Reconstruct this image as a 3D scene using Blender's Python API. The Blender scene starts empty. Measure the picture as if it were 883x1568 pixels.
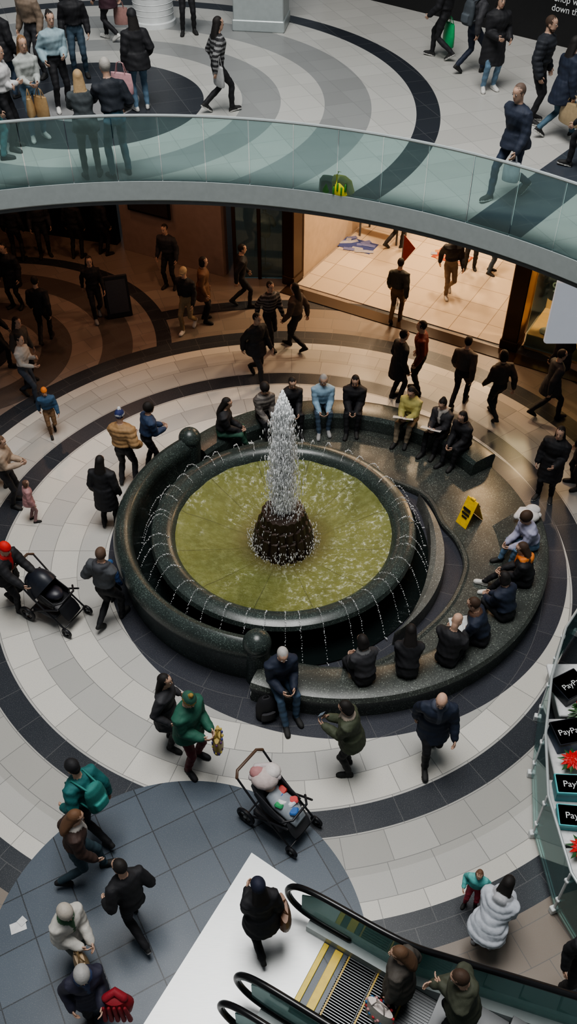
import bpy, math, random
import numpy as np
from mathutils import Vector, Matrix
from mathutils.bvhtree import BVHTree
random.seed(7); rng=np.random.RandomState(5)
pi=math.pi
# ---------------------------------------------------------------- camera
CH=12.0; PIT=math.radians(44); F=1400.0
SP,CP=math.sin(PIT),math.cos(PIT)
cam=bpy.data.cameras.new('camera'); camo=bpy.data.objects.new('camera',cam)
bpy.context.collection.objects.link(camo)
camo.location=(0,0,CH); camo.rotation_euler=(math.radians(46),0,0)
cam.sensor_fit='VERTICAL'; cam.sensor_height=36; cam.lens=36*F/1568.6
cam.clip_end=200
bpy.context.scene.camera=camo
def W(u,v,h=0.0):
    """survey helper: point of the horizontal level h seen at photo position (u,v)"""
    t=(v-784.3)/F; z=(CH-h)/(SP+t*CP)
    return np.array([(u-441.5)/F*z, z*(CP-t*SP), h])
C=np.array([-.09,11.42]); O2=np.array([.87,11.63]); R2=3.72
H2=5.4; VC=np.array([-2.25,5.65]); VR=9.08
# ---------------------------------------------------------------- materials
def newmat(name):
    m=bpy.data.materials.new(name); m.use_nodes=True
    return m,m.node_tree,m.node_tree.nodes['Principled BSDF']
def val(nt,sock,v):
    if isinstance(v,(int,float)): sock.default_value=v
    elif isinstance(v,(tuple,list)): sock.default_value=tuple(v)+((1,) if len(v)==3 and len(sock.default_value)==4 else ())
    else: nt.links.new(v,sock)
def M(nt,op,a,b=None,c=None):
    n=nt.nodes.new('ShaderNodeMath'); n.operation=op
    val(nt,n.inputs[0],a)
    if b is not None: val(nt,n.inputs[1],b)
    if c is not None: val(nt,n.inputs[2],c)
    return n.outputs[0]
def MIX(nt,f,a,b,mode='MIX'):
    n=nt.nodes.new('ShaderNodeMix'); n.data_type='RGBA'; n.blend_type=mode
    val(nt,n.inputs['Factor'],f)
    val(nt,n.inputs[6],a); val(nt,n.inputs[7],b)
    return n.outputs[2]
def noise(nt,scale,detail=4,vec=None,rough=.5):
    n=nt.nodes.new('ShaderNodeTexNoise'); n.inputs['Scale'].default_value=scale
    n.inputs['Detail'].default_value=detail; n.inputs['Roughness'].default_value=rough
    if vec is not None: nt.links.new(vec,n.inputs['Vector'])
    return n.outputs['Fac']
def objco(nt):
    return nt.nodes.new('ShaderNodeTexCoord').outputs['Object']
def ramp(nt,f,lo,hi):
    n=nt.nodes.new('ShaderNodeMapRange'); n.clamp=True
    val(nt,n.inputs[0],f); n.inputs[1].default_value=lo; n.inputs[2].default_value=hi
    return n.outputs[0]
def bump(nt,b,h,s=.2,d=.01):
    n=nt.nodes.new('ShaderNodeBump'); n.inputs['Strength'].default_value=s; n.inputs['Distance'].default_value=d
    nt.links.new(h,n.inputs['Height']); nt.links.new(n.outputs[0],b.inputs['Normal'])
def pbr(name,col,rough=.5,metal=0,var=.12,nscale=6,bs=.0,spec=.5):
    m,nt,b=newmat(name)
    co=objco(nt); f=noise(nt,nscale,5,co)
    c2=tuple(min(1,x*(1+var*2)) for x in col); c1=tuple(x*(1-var) for x in col)
    val(nt,b.inputs['Base Color'],MIX(nt,f,c1,c2))
    b.inputs['Roughness'].default_value=rough; b.inputs['Metallic'].default_value=metal
    b.inputs['Specular IOR Level'].default_value=spec
    if bs: bump(nt,b,noise(nt,nscale*8,3,co),bs)
    return m
def granite(name,base,speck,rough):
    m,nt,b=newmat(name); co=objco(nt)
    n1=noise(nt,48,3,co,.7); n2=noise(nt,2.0,4,co)
    c=MIX(nt,ramp(nt,n1,.52,.64),base,speck)
    c=MIX(nt,ramp(nt,n2,.3,.8),c,tuple(x*.6 for x in base))
    v=nt.nodes.new('ShaderNodeTexVoronoi'); v.inputs['Scale'].default_value=24; nt.links.new(co,v.inputs['Vector'])
    c=MIX(nt,ramp(nt,v.outputs['Distance'],.16,.08),c,tuple(min(1,x*2.2) for x in speck))
    val(nt,b.inputs['Base Color'],c); val(nt,b.inputs['Roughness'],M(nt,'MULTIPLY_ADD',n2,.25,rough-.1))
    return m
m_granite=granite('polished_green_granite',(.036,.048,.044),(.12,.155,.14),.27)
m_plat=granite('speckled_granite',(.055,.062,.056),(.19,.21,.185),.36)
m_steel=pbr('brushed_steel',(.42,.43,.44),.34,.75,.1,14)
m_satin=pbr('satin_cladding',(.42,.46,.46),.38,.3,.08,10)
m_steeld=pbr('dark_steel',(.10,.105,.11),.35,.8)
m_white=pbr('white_paint',(.66,.68,.68),.45)
m_black=pbr('black_panel',(.01,.01,.011),.35)
m_beige=pbr('beige_wall',(.30,.22,.18),.6)
m_ceil=pbr('ceiling_paint',(.05,.042,.038),.8)
m_brown=pbr('bronze_frame',(.05,.028,.016),.3,.5)
m_rub=pbr('black_rubber',(.008,.008,.009),.28)
def glass(name,tint,fac=.10,haze=0.0):
    m=bpy.data.materials.new(name); m.use_nodes=True; nt=m.node_tree; nt.nodes.clear()
    o=nt.nodes.new('ShaderNodeOutputMaterial'); t=nt.nodes.new('ShaderNodeBsdfTransparent'); g=nt.nodes.new('ShaderNodeBsdfGlossy')
    t.inputs[0].default_value=(*tint,1); g.inputs['Roughness'].default_value=.05; g.inputs[0].default_value=(.8,.95,.95,1)
    fr=nt.nodes.new('ShaderNodeFresnel'); fr.inputs[0].default_value=1.45
    mx=nt.nodes.new('ShaderNodeMixShader'); nt.links.new(M(nt,'ADD',fr.outputs[0],fac*.4),mx.inputs[0])
    nt.links.new(t.outputs[0],mx.inputs[1]); nt.links.new(g.outputs[0],mx.inputs[2])
    out=mx.outputs[0]
    if haze:
        d=nt.nodes.new('ShaderNodeBsdfDiffuse'); d.inputs[0].default_value=(.45,.66,.64,1)
        m2=nt.nodes.new('ShaderNodeMixShader'); m2.inputs[0].default_value=haze; nt.links.new(out,m2.inputs[1]); nt.links.new(d.outputs[0],m2.inputs[2]); out=m2.outputs[0]
    nt.links.new(out,o.inputs[0]); return m
m_glass=glass('balustrade_glass',(.78,.90,.895),.1,.05)
m_glass2=glass('barrier_glass',(.74,.9,.88),.1,.06)
m_glass3=glass('escalator_glass',(.7,.86,.84),.1,.28)
def attrmat(name,rough,bs,nscale=90,sheen=0):
    m,nt,b=newmat(name)
    a=nt.nodes.new('ShaderNodeAttribute'); a.attribute_name='Col'
    co=objco(nt); f=noise(nt,18,4,co)
    val(nt,b.inputs['Base Color'],MIX(nt,1.0,a.outputs['Color'],MIX(nt,f,(.75,.75,.75),(1.2,1.2,1.2)),'MULTIPLY'))
    b.inputs['Roughness'].default_value=rough
    if bs: bump(nt,b,noise(nt,nscale,3,co),bs,.004)
    return m
m_cloth=attrmat('clothing_and_skin',.72,.5,60)
m_prop=attrmat('painted_prop',.42,.08)

# ---- floors
def rings_setup(nt,x,y,c):
    dx=M(nt,'SUBTRACT',x,float(c[0])); dy=M(nt,'SUBTRACT',y,float(c[1]))
    r=M(nt,'SQRT',M(nt,'ADD',M(nt,'MULTIPLY',dx,dx),M(nt,'MULTIPLY',dy,dy)))
    return dx,dy,r
def band(nt,r,a,b): return M(nt,'MULTIPLY',M(nt,'GREATER_THAN',r,a),M(nt,'LESS_THAN',r,b))
def polar_tiles(nt,dx,dy,r,row,k,g=.012):
    q=M(nt,'DIVIDE',r,row); i=M(nt,'FLOOR',q); fr=M(nt,'FRACT',q)
    N=M(nt,'MAXIMUM',M(nt,'FLOOR',M(nt,'MULTIPLY',i,k)),5.0)
    a=M(nt,'ADD',M(nt,'DIVIDE',M(nt,'ARCTAN2',dy,dx),2*pi),.5)
    v=M(nt,'MULTIPLY',a,N); fv=M(nt,'FRACT',v)
    wv=M(nt,'DIVIDE',M(nt,'MULTIPLY',N,g),M(nt,'MULTIPLY',r,2*pi))
    line=M(nt,'MAXIMUM',M(nt,'LESS_THAN',fv,wv),M(nt,'LESS_THAN',fr,g/row))
    wn=nt.nodes.new('ShaderNodeTexWhiteNoise'); cb=nt.nodes.new('ShaderNodeCombineXYZ')
    nt.links.new(i,cb.inputs[0]); nt.links.new(M(nt,'FLOOR',v),cb.inputs[1]); nt.links.new(cb.outputs[0],wn.inputs['Vector'])
    return line,wn.outputs['Value'],i
def grid_tiles(nt,x,y,s,ang,g=.012):
    ca,sa=math.cos(ang),math.sin(ang)
    u=M(nt,'DIVIDE',M(nt,'ADD',M(nt,'MULTIPLY',x,ca),M(nt,'MULTIPLY',y,sa)),s)
    v=M(nt,'DIVIDE',M(nt,'SUBTRACT',M(nt,'MULTIPLY',y,ca),M(nt,'MULTIPLY',x,sa)),s)
    line=M(nt,'MAXIMUM',M(nt,'LESS_THAN',M(nt,'FRACT',u),g/s),M(nt,'LESS_THAN',M(nt,'FRACT',v),g/s))
    wn=nt.nodes.new('ShaderNodeTexWhiteNoise'); cb=nt.nodes.new('ShaderNodeCombineXYZ')
    nt.links.new(M(nt,'FLOOR',u),cb.inputs[0]); nt.links.new(M(nt,'FLOOR',v),cb.inputs[1]); nt.links.new(cb.outputs[0],wn.inputs['Vector'])
    return line,wn.outputs['Value']
LT=(.56,.54,.495); GY=(.27,.275,.27); DK=(.03,.034,.042); SL=(.075,.095,.12)
def floor_mat():
    m,nt,b=newmat('terrazzo_tile_floor')
    g=nt.nodes.new('ShaderNodeNewGeometry'); s=nt.nodes.new('ShaderNodeSeparateXYZ'); nt.links.new(g.outputs['Position'],s.inputs[0])
    x,y=s.outputs[0],s.outputs[1]
    dx,dy,r=rings_setup(nt,x,y,C)
    line,rnd,i=polar_tiles(nt,dx,dy,r,.46,4.6,.010)
    par=M(nt,'MODULO',i,2.0)
    col=MIX(nt,par,LT,(.44,.43,.405))
    col=MIX(nt,band(nt,r,5.5,6.1),col,(.38,.37,.345))
    col=MIX(nt,band(nt,r,7.2,8.2),col,(.22,.185,.155))
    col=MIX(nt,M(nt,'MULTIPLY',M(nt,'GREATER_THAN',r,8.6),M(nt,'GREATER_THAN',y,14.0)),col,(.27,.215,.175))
    for a_,b_,c_ in ((5.1,5.5,DK),(6.7,7.2,(.035,.04,.048)),(8.2,8.6,DK)):
        col=MIX(nt,band(nt,r,a_,b_),col,c_)
    _,_,r3=rings_setup(nt,x,y,(-7.3,17.6))
    for a_,b_,c_ in ((0,4.6,(.28,.225,.19)),(0,.9,DK),(1.6,2.3,(.11,.09,.08)),(3.0,3.7,(.11,.09,.08)),(4.25,4.6,DK)):
        col=MIX(nt,M(nt,'MULTIPLY',band(nt,r3,a_,b_),M(nt,'GREATER_THAN',r,7.2)),col,c_)
    _,_,r4=rings_setup(nt,x,y,O2)
    ap=M(nt,'LESS_THAN',r4,4.12)
    col=MIX(nt,ap,col,(.04,.043,.055))
    dx5,dy5,r5=rings_setup(nt,x,y,(-1.4,4.4))
    disc=M(nt,'LESS_THAN',r5,2.42)
    col=MIX(nt,disc,col,SL)
    l2,rnd2=grid_tiles(nt,x,y,.62,.5,.016)
    nd=M(nt,'SUBTRACT',1.0,disc)
    rr=M(nt,'ADD',M(nt,'MULTIPLY',rnd,nd),M(nt,'MULTIPLY',rnd2,disc))
    sh=M(nt,'MULTIPLY_ADD',rr,.2,.88)
    cm=nt.nodes.new('ShaderNodeCombineColor'); [nt.links.new(sh,cm.inputs[k]) for k in range(3)]
    col=MIX(nt,1.0,col,cm.outputs[0],'MULTIPLY')
    col=MIX(nt,M(nt,'MULTIPLY',M(nt,'MULTIPLY',line,nd),.7),col,(.12,.12,.12))
    col=MIX(nt,M(nt,'MULTIPLY',M(nt,'MULTIPLY',l2,disc),.9),col,(.018,.022,.028))
    n=noise(nt,90,3,g.outputs['Position'])
    col=MIX(nt,M(nt,'MULTIPLY',ramp(nt,n,.55,.8),.6),col,(.25,.25,.25))
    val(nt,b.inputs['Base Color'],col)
    n2=noise(nt,1.2,4,g.outputs['Position']); val(nt,b.inputs['Roughness'],M(nt,'MULTIPLY_ADD',n2,.25,.22))
    b.inputs['Specular IOR Level'].default_value=.35
    return m
def floor2_mat():
    m,nt,b=newmat('upper_terrazzo_tile_floor')
    g=nt.nodes.new('ShaderNodeNewGeometry'); s=nt.nodes.new('ShaderNodeSeparateXYZ'); nt.links.new(g.outputs['Position'],s.inputs[0])
    x,y=s.outputs[0],s.outputs[1]
    dx,dy,r=rings_setup(nt,x,y,(-3.9,18.3))
    line,rnd=grid_tiles(nt,x,y,.62,.35)
    col=MIX(nt,M(nt,'LESS_THAN',r,6.8),(.46,.45,.42),(.48,.475,.445))
    for a_,b_,c_ in ((0,1.0,(.26,.26,.26)),(1.0,2.25,DK),(3.0,3.75,GY),(4.6,5.5,GY),(6.35,6.8,DK)):
        col=MIX(nt,band(nt,r,a_,b_),col,c_)
    t=M(nt,'ADD',M(nt,'MULTIPLY',x,.78),M(nt,'MULTIPLY',y,-.62))
    st=M(nt,'MULTIPLY',band(nt,t,-6.1,-5.2),M(nt,'GREATER_THAN',r,6.8))
    col=MIX(nt,st,col,(.05,.06,.075))
    sh=M(nt,'MULTIPLY_ADD',rnd,.12,.92)
    cm=nt.nodes.new('ShaderNodeCombineColor'); [nt.links.new(sh,cm.inputs[k]) for k in range(3)]
    col=MIX(nt,1.0,col,cm.outputs[0],'MULTIPLY')
    col=MIX(nt,M(nt,'MULTIPLY',line,.4),col,(.15,.15,.15))
    val(nt,b.inputs['Base Color'],col); b.inputs['Roughness'].default_value=.35
    b.inputs['Specular IOR Level'].default_value=.35
    return m
# ---------------------------------------------------------------- geometry builder
def nrm(v):
    v=np.asarray(v,float); l=np.linalg.norm(v); return v/l if l>1e-9 else v
class B:
    def __init__(s): s.v=[]; s.f=[]; s.c=[]; s.n=0
    def add(s,verts,faces,col):
        verts=np.asarray(verts,float)
        s.f+= [tuple(k+s.n for k in f) for f in faces]
        s.v.append(verts); s.c.append(np.tile(np.array(col[:3],float),(len(verts),1))) ; s.n+=len(verts)
    def rings(s,rings,col,caps=True,closed=True):
        n=len(rings[0]); V=np.concatenate(rings); F_=[]
        for i in range(len(rings)-1):
            for j in range(n if closed else n-1):
                a=i*n+j; b=i*n+(j+1)%n; F_.append((a,b,b+n,a+n))
        if caps:
            F_.append(tuple(range(n-1,-1,-1))); F_.append(tuple(range((len(rings)-1)*n,len(rings)*n)))
        s.add(V,F_,col)
    def loft(s,cs,rx,ry,right,fwd,col,n=14):
        a=np.linspace(0,2*pi,n,endpoint=False); R=[]
        for c,x,y in zip(cs,rx,ry):
            R.append(np.asarray(c)+np.outer(np.cos(a)*x,right)+np.outer(np.sin(a)*y,fwd))
        s.rings(R,col)
    def tube(s,P,R,col,n=10,cap=True,flat=None):
        P=[np.asarray(p,float) for p in P]
        if not hasattr(R,'__len__'): R=[R]*len(P)
        R=list(R)
        if cap:
            d0=nrm(P[0]-P[1]); d1=nrm(P[-1]-P[-2])
            P=[P[0]+d0*R[0]*.95,P[0]+d0*R[0]*.6]+P+[P[-1]+d1*R[-1]*.6,P[-1]+d1*R[-1]*.95]
            R=[R[0]*.3,R[0]*.8]+R+[R[-1]*.8,R[-1]*.3]
        a=np.linspace(0,2*pi,n,endpoint=False); out=[]; ref=None
        for i,p in enumerate(P):
            t=nrm(P[min(i+1,len(P)-1)]-P[max(i-1,0)])
            if ref is None: ref=np.array([1,0,0.]) if abs(t[0])<.8 else np.array([0,1,0.])
            x=nrm(ref-t*np.dot(ref,t)); y=np.cross(t,x); ref=x
            out.append(p+np.outer(np.cos(a)*R[i],x)+np.outer(np.sin(a)*R[i],y))
        s.rings(out,col)
    def ell(s,c,r,col,ax=None,n=12,m=8):
        ax=np.eye(3) if ax is None else ax
        if not hasattr(r,'__len__'): r=(r,r,r)
        out=[]
        for i in range(m+1):
            ph=-pi/2+pi*(i+.25*(i==0)-.25*(i==m))/m
            a=np.linspace(0,2*pi,n,endpoint=False)
            loc=np.stack([np.cos(a)*math.cos(ph)*r[0],np.sin(a)*math.cos(ph)*r[1],np.full(n,math.sin(ph)*r[2])],1)
            out.append(np.asarray(c)+loc@ax)
        s.rings(out,col)
    def box(s,c,size,col,rz=0,bev=.01,tilt=None):
        hx,hy,hz=[k/2 for k in size]; b=min(bev,hx*.9,hy*.9,hz*.9)
        def rect(i,z):
            X,Y=hx-i,hy-i
            return [(X-b,-Y,z),(X,-Y+b,z),(X,Y-b,z),(X-b,Y,z),(-X+b,Y,z),(-X,Y-b,z),(-X,-Y+b,z),(-X+b,-Y,z)]
        R=[np.array(rect(b*.7,-hz)),np.array(rect(0,-hz+b)),np.array(rect(0,hz-b)),np.array(rect(b*.7,hz))]
        rot=np.array(Matrix.Rotation(rz,3,'Z'))
        if tilt is not None: rot=rot@np.array(Matrix.Rotation(tilt,3,'X'))
        s.rings([r@rot.T+np.asarray(c) for r in R],col)
    def torus(s,c,R,r,axis,col,n=24,m=8):
        axis=nrm(axis); x=nrm(np.cross(axis,[0.3,.2,1] if abs(axis[2])<.9 else [1,0,0])); y=np.cross(axis,x)
        V=[];Fc=[]
        for i in range(n):
            a=2*pi*i/n; d=x*math.cos(a)+y*math.sin(a)
            for j in range(m):
                b=2*pi*j/m; V.append(np.asarray(c)+d*(R+r*math.cos(b))+axis*r*math.sin(b))
        for i in range(n):
            for j in range(m):
                Fc.append((i*m+j,((i+1)%n)*m+j,((i+1)%n)*m+(j+1)%m,i*m+(j+1)%m))
        s.add(V,Fc,col)
    def mesh(s,name,smooth=True):
        me=bpy.data.meshes.new(name); V=np.concatenate(s.v); me.from_pydata(V.tolist(),[],s.f)
        at=me.color_attributes.new('Col','FLOAT_COLOR','POINT')
        cc=np.ones((len(V),4),np.float32); cc[:,:3]=np.concatenate(s.c)
        at.data.foreach_set('color',cc.ravel())
        me.polygons.foreach_set('use_smooth',[smooth]*len(me.polygons))
        me.update(); return me
    def obj(s,name,mat,loc=(0,0,0),rz=0,smooth=True,parent=None):
        me=s.mesh(name,smooth); o=bpy.data.objects.new(name,me); me.materials.append(mat)
        bpy.context.collection.objects.link(o); o.location=loc; o.rotation_euler=(0,0,rz)
        if smooth:
            try: me.set_sharp_from_angle(angle=math.radians(40))
            except Exception: pass
        if parent: o.parent=parent
        return o
def empty(name,loc=(0,0,0)):
    o=bpy.data.objects.new(name,None); bpy.context.collection.objects.link(o); o.location=loc; o.empty_display_size=.2; return o
WH=(1,1,1)
import bmesh
def bm_fix(o):
    bm=bmesh.new(); bm.from_mesh(o.data); bmesh.ops.recalc_face_normals(bm,faces=bm.faces); bm.to_mesh(o.data); bm.free()
def sweep(name,mat,ths,profile,center,parent=None,caps=True,closed=False):
    b=B(); R=[]
    for t in ths:
        R.append(np.array([(center[0]+r*math.cos(t),center[1]+r*math.sin(t),h) for r,h in profile(t)]))
    if closed:
        n=len(R[0]); V=np.concatenate(R); Fc=[]; k=len(R)
        for i in range(k):
            for j in range(n-1):
                a=i*n+j; c=((i+1)%k)*n+j; Fc.append((a,c,c+1,a+1))
        b.add(V,Fc,WH)
    else: b.rings(R,WH,caps)
    o=b.obj(name,mat,parent=parent)
    bm_fix(o)
    try: o.data.set_sharp_from_angle(angle=math.radians(35))
    except Exception: pass
    return o
rad=math.radians
# ---------------------------------------------------------------- room shell
b=B(); b.box((0,14,-.15),(40,40,.3),WH,bev=.001); b.obj('floor',floor_mat(),smooth=False)
def arc(a0,a1,n): return [rad(a0+(a1-a0)*i/n) for i in range(n+1)]
ths=arc(18,162,96)
sweep('floor_upper',floor2_mat(),ths,lambda t:[(VR+.05,H2-.34),(24,H2-.34),(24,H2),(VR+.05,H2)],VC)
sweep('ceiling',m_ceil,ths,lambda t:[(VR+.3,H2-.40),(23.9,H2-.40),(23.9,H2-.345),(VR+.3,H2-.345)],VC)
sweep('trim_1',m_satin,ths,lambda t:[(VR-.03,H2-.30),(VR-.0,H2-.33),(VR+.049,H2-.33),(VR+.049,H2+.02),(VR-.03,H2+.02)],VC)
sweep('trim_2',m_steeld,ths,lambda t:[(VR+.0,H2-.39),(VR+.28,H2-.39),(VR+.28,H2-.345),(VR+.0,H2-.335)],VC)
rail=empty('glass_balustrade')
for k in range(30):
    a0=20+k*4.6; a1=a0+4.50
    sweep('glass_panel_%d'%k,m_glass,arc(a0,a1,6),lambda t:[(VR-.012,H2+.02),(VR+.012,H2+.02),(VR+.012,H2+1.05),(VR-.012,H2+1.05)],VC,parent=rail)
b=B(); b.tube([(VC[0]+VR*math.cos(t),VC[1]+VR*math.sin(t),H2+1.08) for t in ths],.026,WH,n=8,cap=False); b.obj('handrail',m_satin,parent=rail)
def wall(name,p,q,h0,h1,mat,th=.25):
    p=np.array(p);q=np.array(q);d=q-p;L=np.linalg.norm(d);b=B()
    b.box((0,0,(h1-h0)/2),(L,th,h1-h0),WH,bev=.004); return b.obj(name,mat,loc=(*( (p+q)/2),h0),rz=math.atan2(d[1],d[0]),smooth=False)
top=H2-.41
wall('wall_left',(-14,12),(-11.5,25),0,top,m_black)
wall('wall_rear_left',(-11.4,25),(-4.6,22.95),0,top,m_black)
wall('wall_rear',(-4.35,22.7),(-1.6,21.25),0,top,m_beige)
A=np.array([.865,-.502]); Bn=np.array([.502,.865]); S0=np.array([.14,20.8])
def sp(a,bq): return S0+A*a+Bn*bq
wall('wall_shop_back',sp(-2.5,7.6),sp(9,7.6),0,top,pbr('shop_wall',(.55,.42,.3),.6))
wall('wall_shop_left',sp(-.1,.45),sp(-.1,7.4),0,top,pbr('shop_side_wall',(.45,.35,.26),.6))
wall('wall_shop_right',sp(5.75,.5),sp(5.75,7.4),0,top,m_brown)
def quadslab(name,pts,z0,z1,mat):
    b=B(); b.rings([np.array([(*p,z0) for p in pts]),np.array([(*p,z1) for p in pts])],WH); o=b.obj(name,mat,smooth=False); bm_fix(o); return o
def shopfloor():
    m,nt,bb=newmat('polished_shop_tiles'); g=nt.nodes.new('ShaderNodeNewGeometry'); s=nt.nodes.new('ShaderNodeSeparateXYZ'); nt.links.new(g.outputs['Position'],s.inputs[0])
    l,r=grid_tiles(nt,s.outputs[0],s.outputs[1],.75,-.52,.016)
    c=MIX(nt,r,(.42,.34,.26),(.52,.43,.34)); c=MIX(nt,M(nt,'MULTIPLY',l,.7),c,(.12,.09,.07))
    val(nt,bb.inputs['Base Color'],c); bb.inputs['Roughness'].default_value=.18; return m
quadslab('shop_floor_tiles',[sp(.1,.0),sp(5.5,.0),sp(5.5,7.4),sp(.1,7.4)],.001,.02,shopfloor())
quadslab('shop_threshold',[sp(-.1,-.55),sp(9,-.55),sp(9,-.16),sp(-.1,-.16)],.001,.02,pbr('dark_marble',(.03,.018,.012),.15))
def column(name,c,sx,sy,h0,h1,mat,rz=0,base=True):
    b=B(); b.box((0,0,(h1-h0)/2),(sx,sy,h1-h0),WH,bev=.02)
    if base: b.box((0,0,.12),(sx+.05,sy+.05,.24),WH,bev=.02)
    return b.obj(name,mat,loc=(c[0],c[1],h0),rz=rz,smooth=False)
ra=math.atan2(A[1],A[0])
ct=top-.72
column('shop_column',sp(-.1,0.1),.3,.45,0,ct,m_brown,ra)
column('shop_column',sp(5.75,.15),.38,.5,0,ct,m_brown,ra)
column('shop_column',sp(9,.2),.4,.5,0,ct,m_brown,ra)
b=B(); b.box((0,0,top-.35),(9.2,.3,.69),WH); b.obj('shop_fascia',m_brown,loc=(*sp(4.4,.1),0),rz=ra,smooth=False)
g=empty('shop_window',(0,0,0))
p,q=np.array([-1.35,21.1]),sp(-.35,.1)
d=q-p; L=np.linalg.norm(d)
for k in range(3):
    c=p+d*(k/2); b=B(); b.box((0,0,top/2),(.09,.12,top),WH); b.obj('mullion_%d'%k,m_brown,loc=(*c,0),rz=math.atan2(d[1],d[0]),parent=g,smooth=False)
b=B(); b.box((0,0,top/2),(L,.02,top-.02),WH,bev=.001); b.obj('pane',m_glass,loc=(*((p+q)/2),0),rz=math.atan2(d[1],d[0]),parent=g,smooth=False)
def mannequin_geo(b,p,col):
    p=np.array(p,float)
    b.tube([p+(0,0,.02),p+(0,0,.95)],.018,(.3,.3,.3)); b.ell(p+(0,0,.02),(.17,.17,.02),(.2,.2,.2))
    b.loft([p+(0,0,.85),p+(0,0,.95),p+(0,0,1.1),p+(0,0,1.3),p+(0,0,1.42),p+(0,0,1.48)],[.14,.17,.15,.19,.18,.07],[.09,.11,.1,.12,.1,.06],(1,0,0),(0,1,0),col,n=18)
    for sx in(-1,1): b.tube([p+(sx*.17,0,1.4),p+(sx*.25,.02,1.22)],[.06,.07],col)
    b.tube([p+(0,0,1.46),p+(0,0,1.54)],.045,(.5,.45,.4)); b.ell(p+(0,0,1.64),(.075,.09,.11),(.5,.45,.4))
def text(body,size,loc,rot,mat,parent=None,name='lettering'):
    cu=bpy.data.curves.new(name,'FONT'); cu.body=body; cu.size=size; cu.extrude=.002; cu.align_x='CENTER'
    o=bpy.data.objects.new(name,cu); bpy.context.collection.objects.link(o); o.location=loc; o.rotation_euler=rot; cu.materials.append(mat)
    if parent: o.parent=parent
    return o
g2=empty('shop_display_window',(*sp(7.4,.1),0)); g2.rotation_euler=(0,0,ra); L=2.7
b=B(); b.box((0,0,1.6),(L,.02,3.0),WH,bev=.001); b.obj('pane',m_glass,parent=g2,smooth=False)
b=B(); b.box((0,.7,.2),(L,1.3,.4),(.45,.27,.13)); b.box((0,1.4,1.6),(L,.1,3.2),(.7,.46,.22)); b.box((.2,.9,.95),(L-.5,.3,.04),(.05,.04,.03))
for k in range(9): b.box((-L/2+.6+k*.2,.9,1.05),(.13,.2,.14),[(.5,.1,.05),(.7,.6,.5),(.1,.1,.12)][k%3])
b.obj('display_case',m_prop,parent=g2,smooth=False)
b=B(); mannequin_geo(b,(-.98,.35,.4),(.02,.02,.025)); mannequin_geo(b,(.6,.35,.4),(.5,.5,.48)); b.obj('mannequins',m_prop,parent=g2)
text('9',.34,(-.98,.215,1.5),(pi/2,0,0),m_white,g2)
def poster(name,c,w,h,z,rz,frame,face,extra=None):
    b=B(); b.box((0,0,z),(w,.06,h),frame,bev=.01); b.box((0,-.035,z),(w-.12,.02,h-.12),face,bev=.003)
    if extra:
        for (x,zz,ww,hh,col) in extra: b.box((x,-.05,z+zz),(ww,.01,hh),col,bev=.001)
    return b.obj(name,m_prop,loc=(*c,0),rz=rz,smooth=False)
wd=math.atan2(-1.45,2.75)
poster('wall_screen',(-3.55,22.06),1.3,1.5,2.0,wd,(.01,.01,.01),(.04,.035,.035),[(0,.2,.8,.3,(.06,.05,.05))])
poster('wall_poster',(-5.25,22.9),1.0,1.6,2.6,math.atan2(-2.05,6.8),(.02,.02,.02),(.12,.1,.1),[(0,.3,.5,.2,(.3,.3,.3)),(0,-.2,.6,.5,(.2,.03,.03))])
# ---- upper level fixtures
b=B(); a=np.linspace(0,2*pi,32,endpoint=False)
b.rings([np.stack([np.cos(a)*r,np.sin(a)*r,np.full(32,z)],1) for z,r in ((0,.5),(.1,.5),(.12,.46),(3.4,.46))],WH)
for z in np.arange(.25,3.3,.12): b.torus((0,0,z),.46,.008,(0,0,1),WH,n=32,m=5)
b.obj('round_column',m_white,loc=tuple(W(235,40,H2)+np.array([0,.2,0])))
column('steel_clad_column',W(400,46,H2)+np.array([0,.3,0]),1.15,.9,H2,H2+3.6,m_satin,-.15)
pA=W(545,-8,H2); pB=W(900,78,H2)
wall('wall_upper_right',pA[:2]-(pB-pA)[:2]*.15,pB[:2]+(pB-pA)[:2]*.3,H2,H2+3.5,m_black)
dU=nrm((pB-pA)); rU=math.atan2(dU[1],dU[0])
sg=empty('wall_sign')
t0=pA+(pB-pA)*.93; nU=np.array([dU[1],-dU[0],0])
text('Shop with us\ndown the hall',.19,tuple(t0+nU*.14+np.array([0,0,.85])),(pi/2,0,rU),m_white,sg)
b=B(); b.box((0,0,0),(.9,.02,.35),(.25,.1,.08)); b.obj('photo_panel',m_prop,loc=tuple(t0+nU*.14+np.array([0,0,1.4])),rz=rU,parent=sg,smooth=False)

# ---------------------------------------------------------------- fountain
fo=empty('fountain')
prof=[(2.60,0),(2.62,.3),(2.65,.58),(2.62,.70),(2.65,.82),(2.71,.90),(2.79,.93),(2.87,.90),(2.93,.82),(2.96,.70),(2.93,.58),(2.89,.3),(2.87,0)]
sweep('curved_wall',m_granite,arc(131,261.5,70),lambda t:prof,C,parent=fo)
for an,rb in ((130,.215),(262,.225)):
    b=B(); c=(C[0]+2.80*math.cos(rad(an)),C[1]+2.80*math.sin(rad(an)))
    b.ell((0,0,.87),rb,WH,n=28,m=18)
    a=np.linspace(0,2*pi,24,endpoint=False)
    b.rings([np.stack([np.cos(a)*r,np.sin(a)*r,np.full(24,z)],1) for z,r in ((0,.2),(.4,.19),(.7,.2),(.9,.19))],WH)
    b.obj('ball_post',m_granite,loc=(*c,0),parent=fo)
pp=[(1.9,0.0),(1.97,.2),(2.12,.38),(2.27,.50),(2.33,.59),(2.30,.67),(2.2,.715),(2.1,.715),(2.0,.68),(1.93,.61),(1.9,.52),(1.88,.45)]
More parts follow.
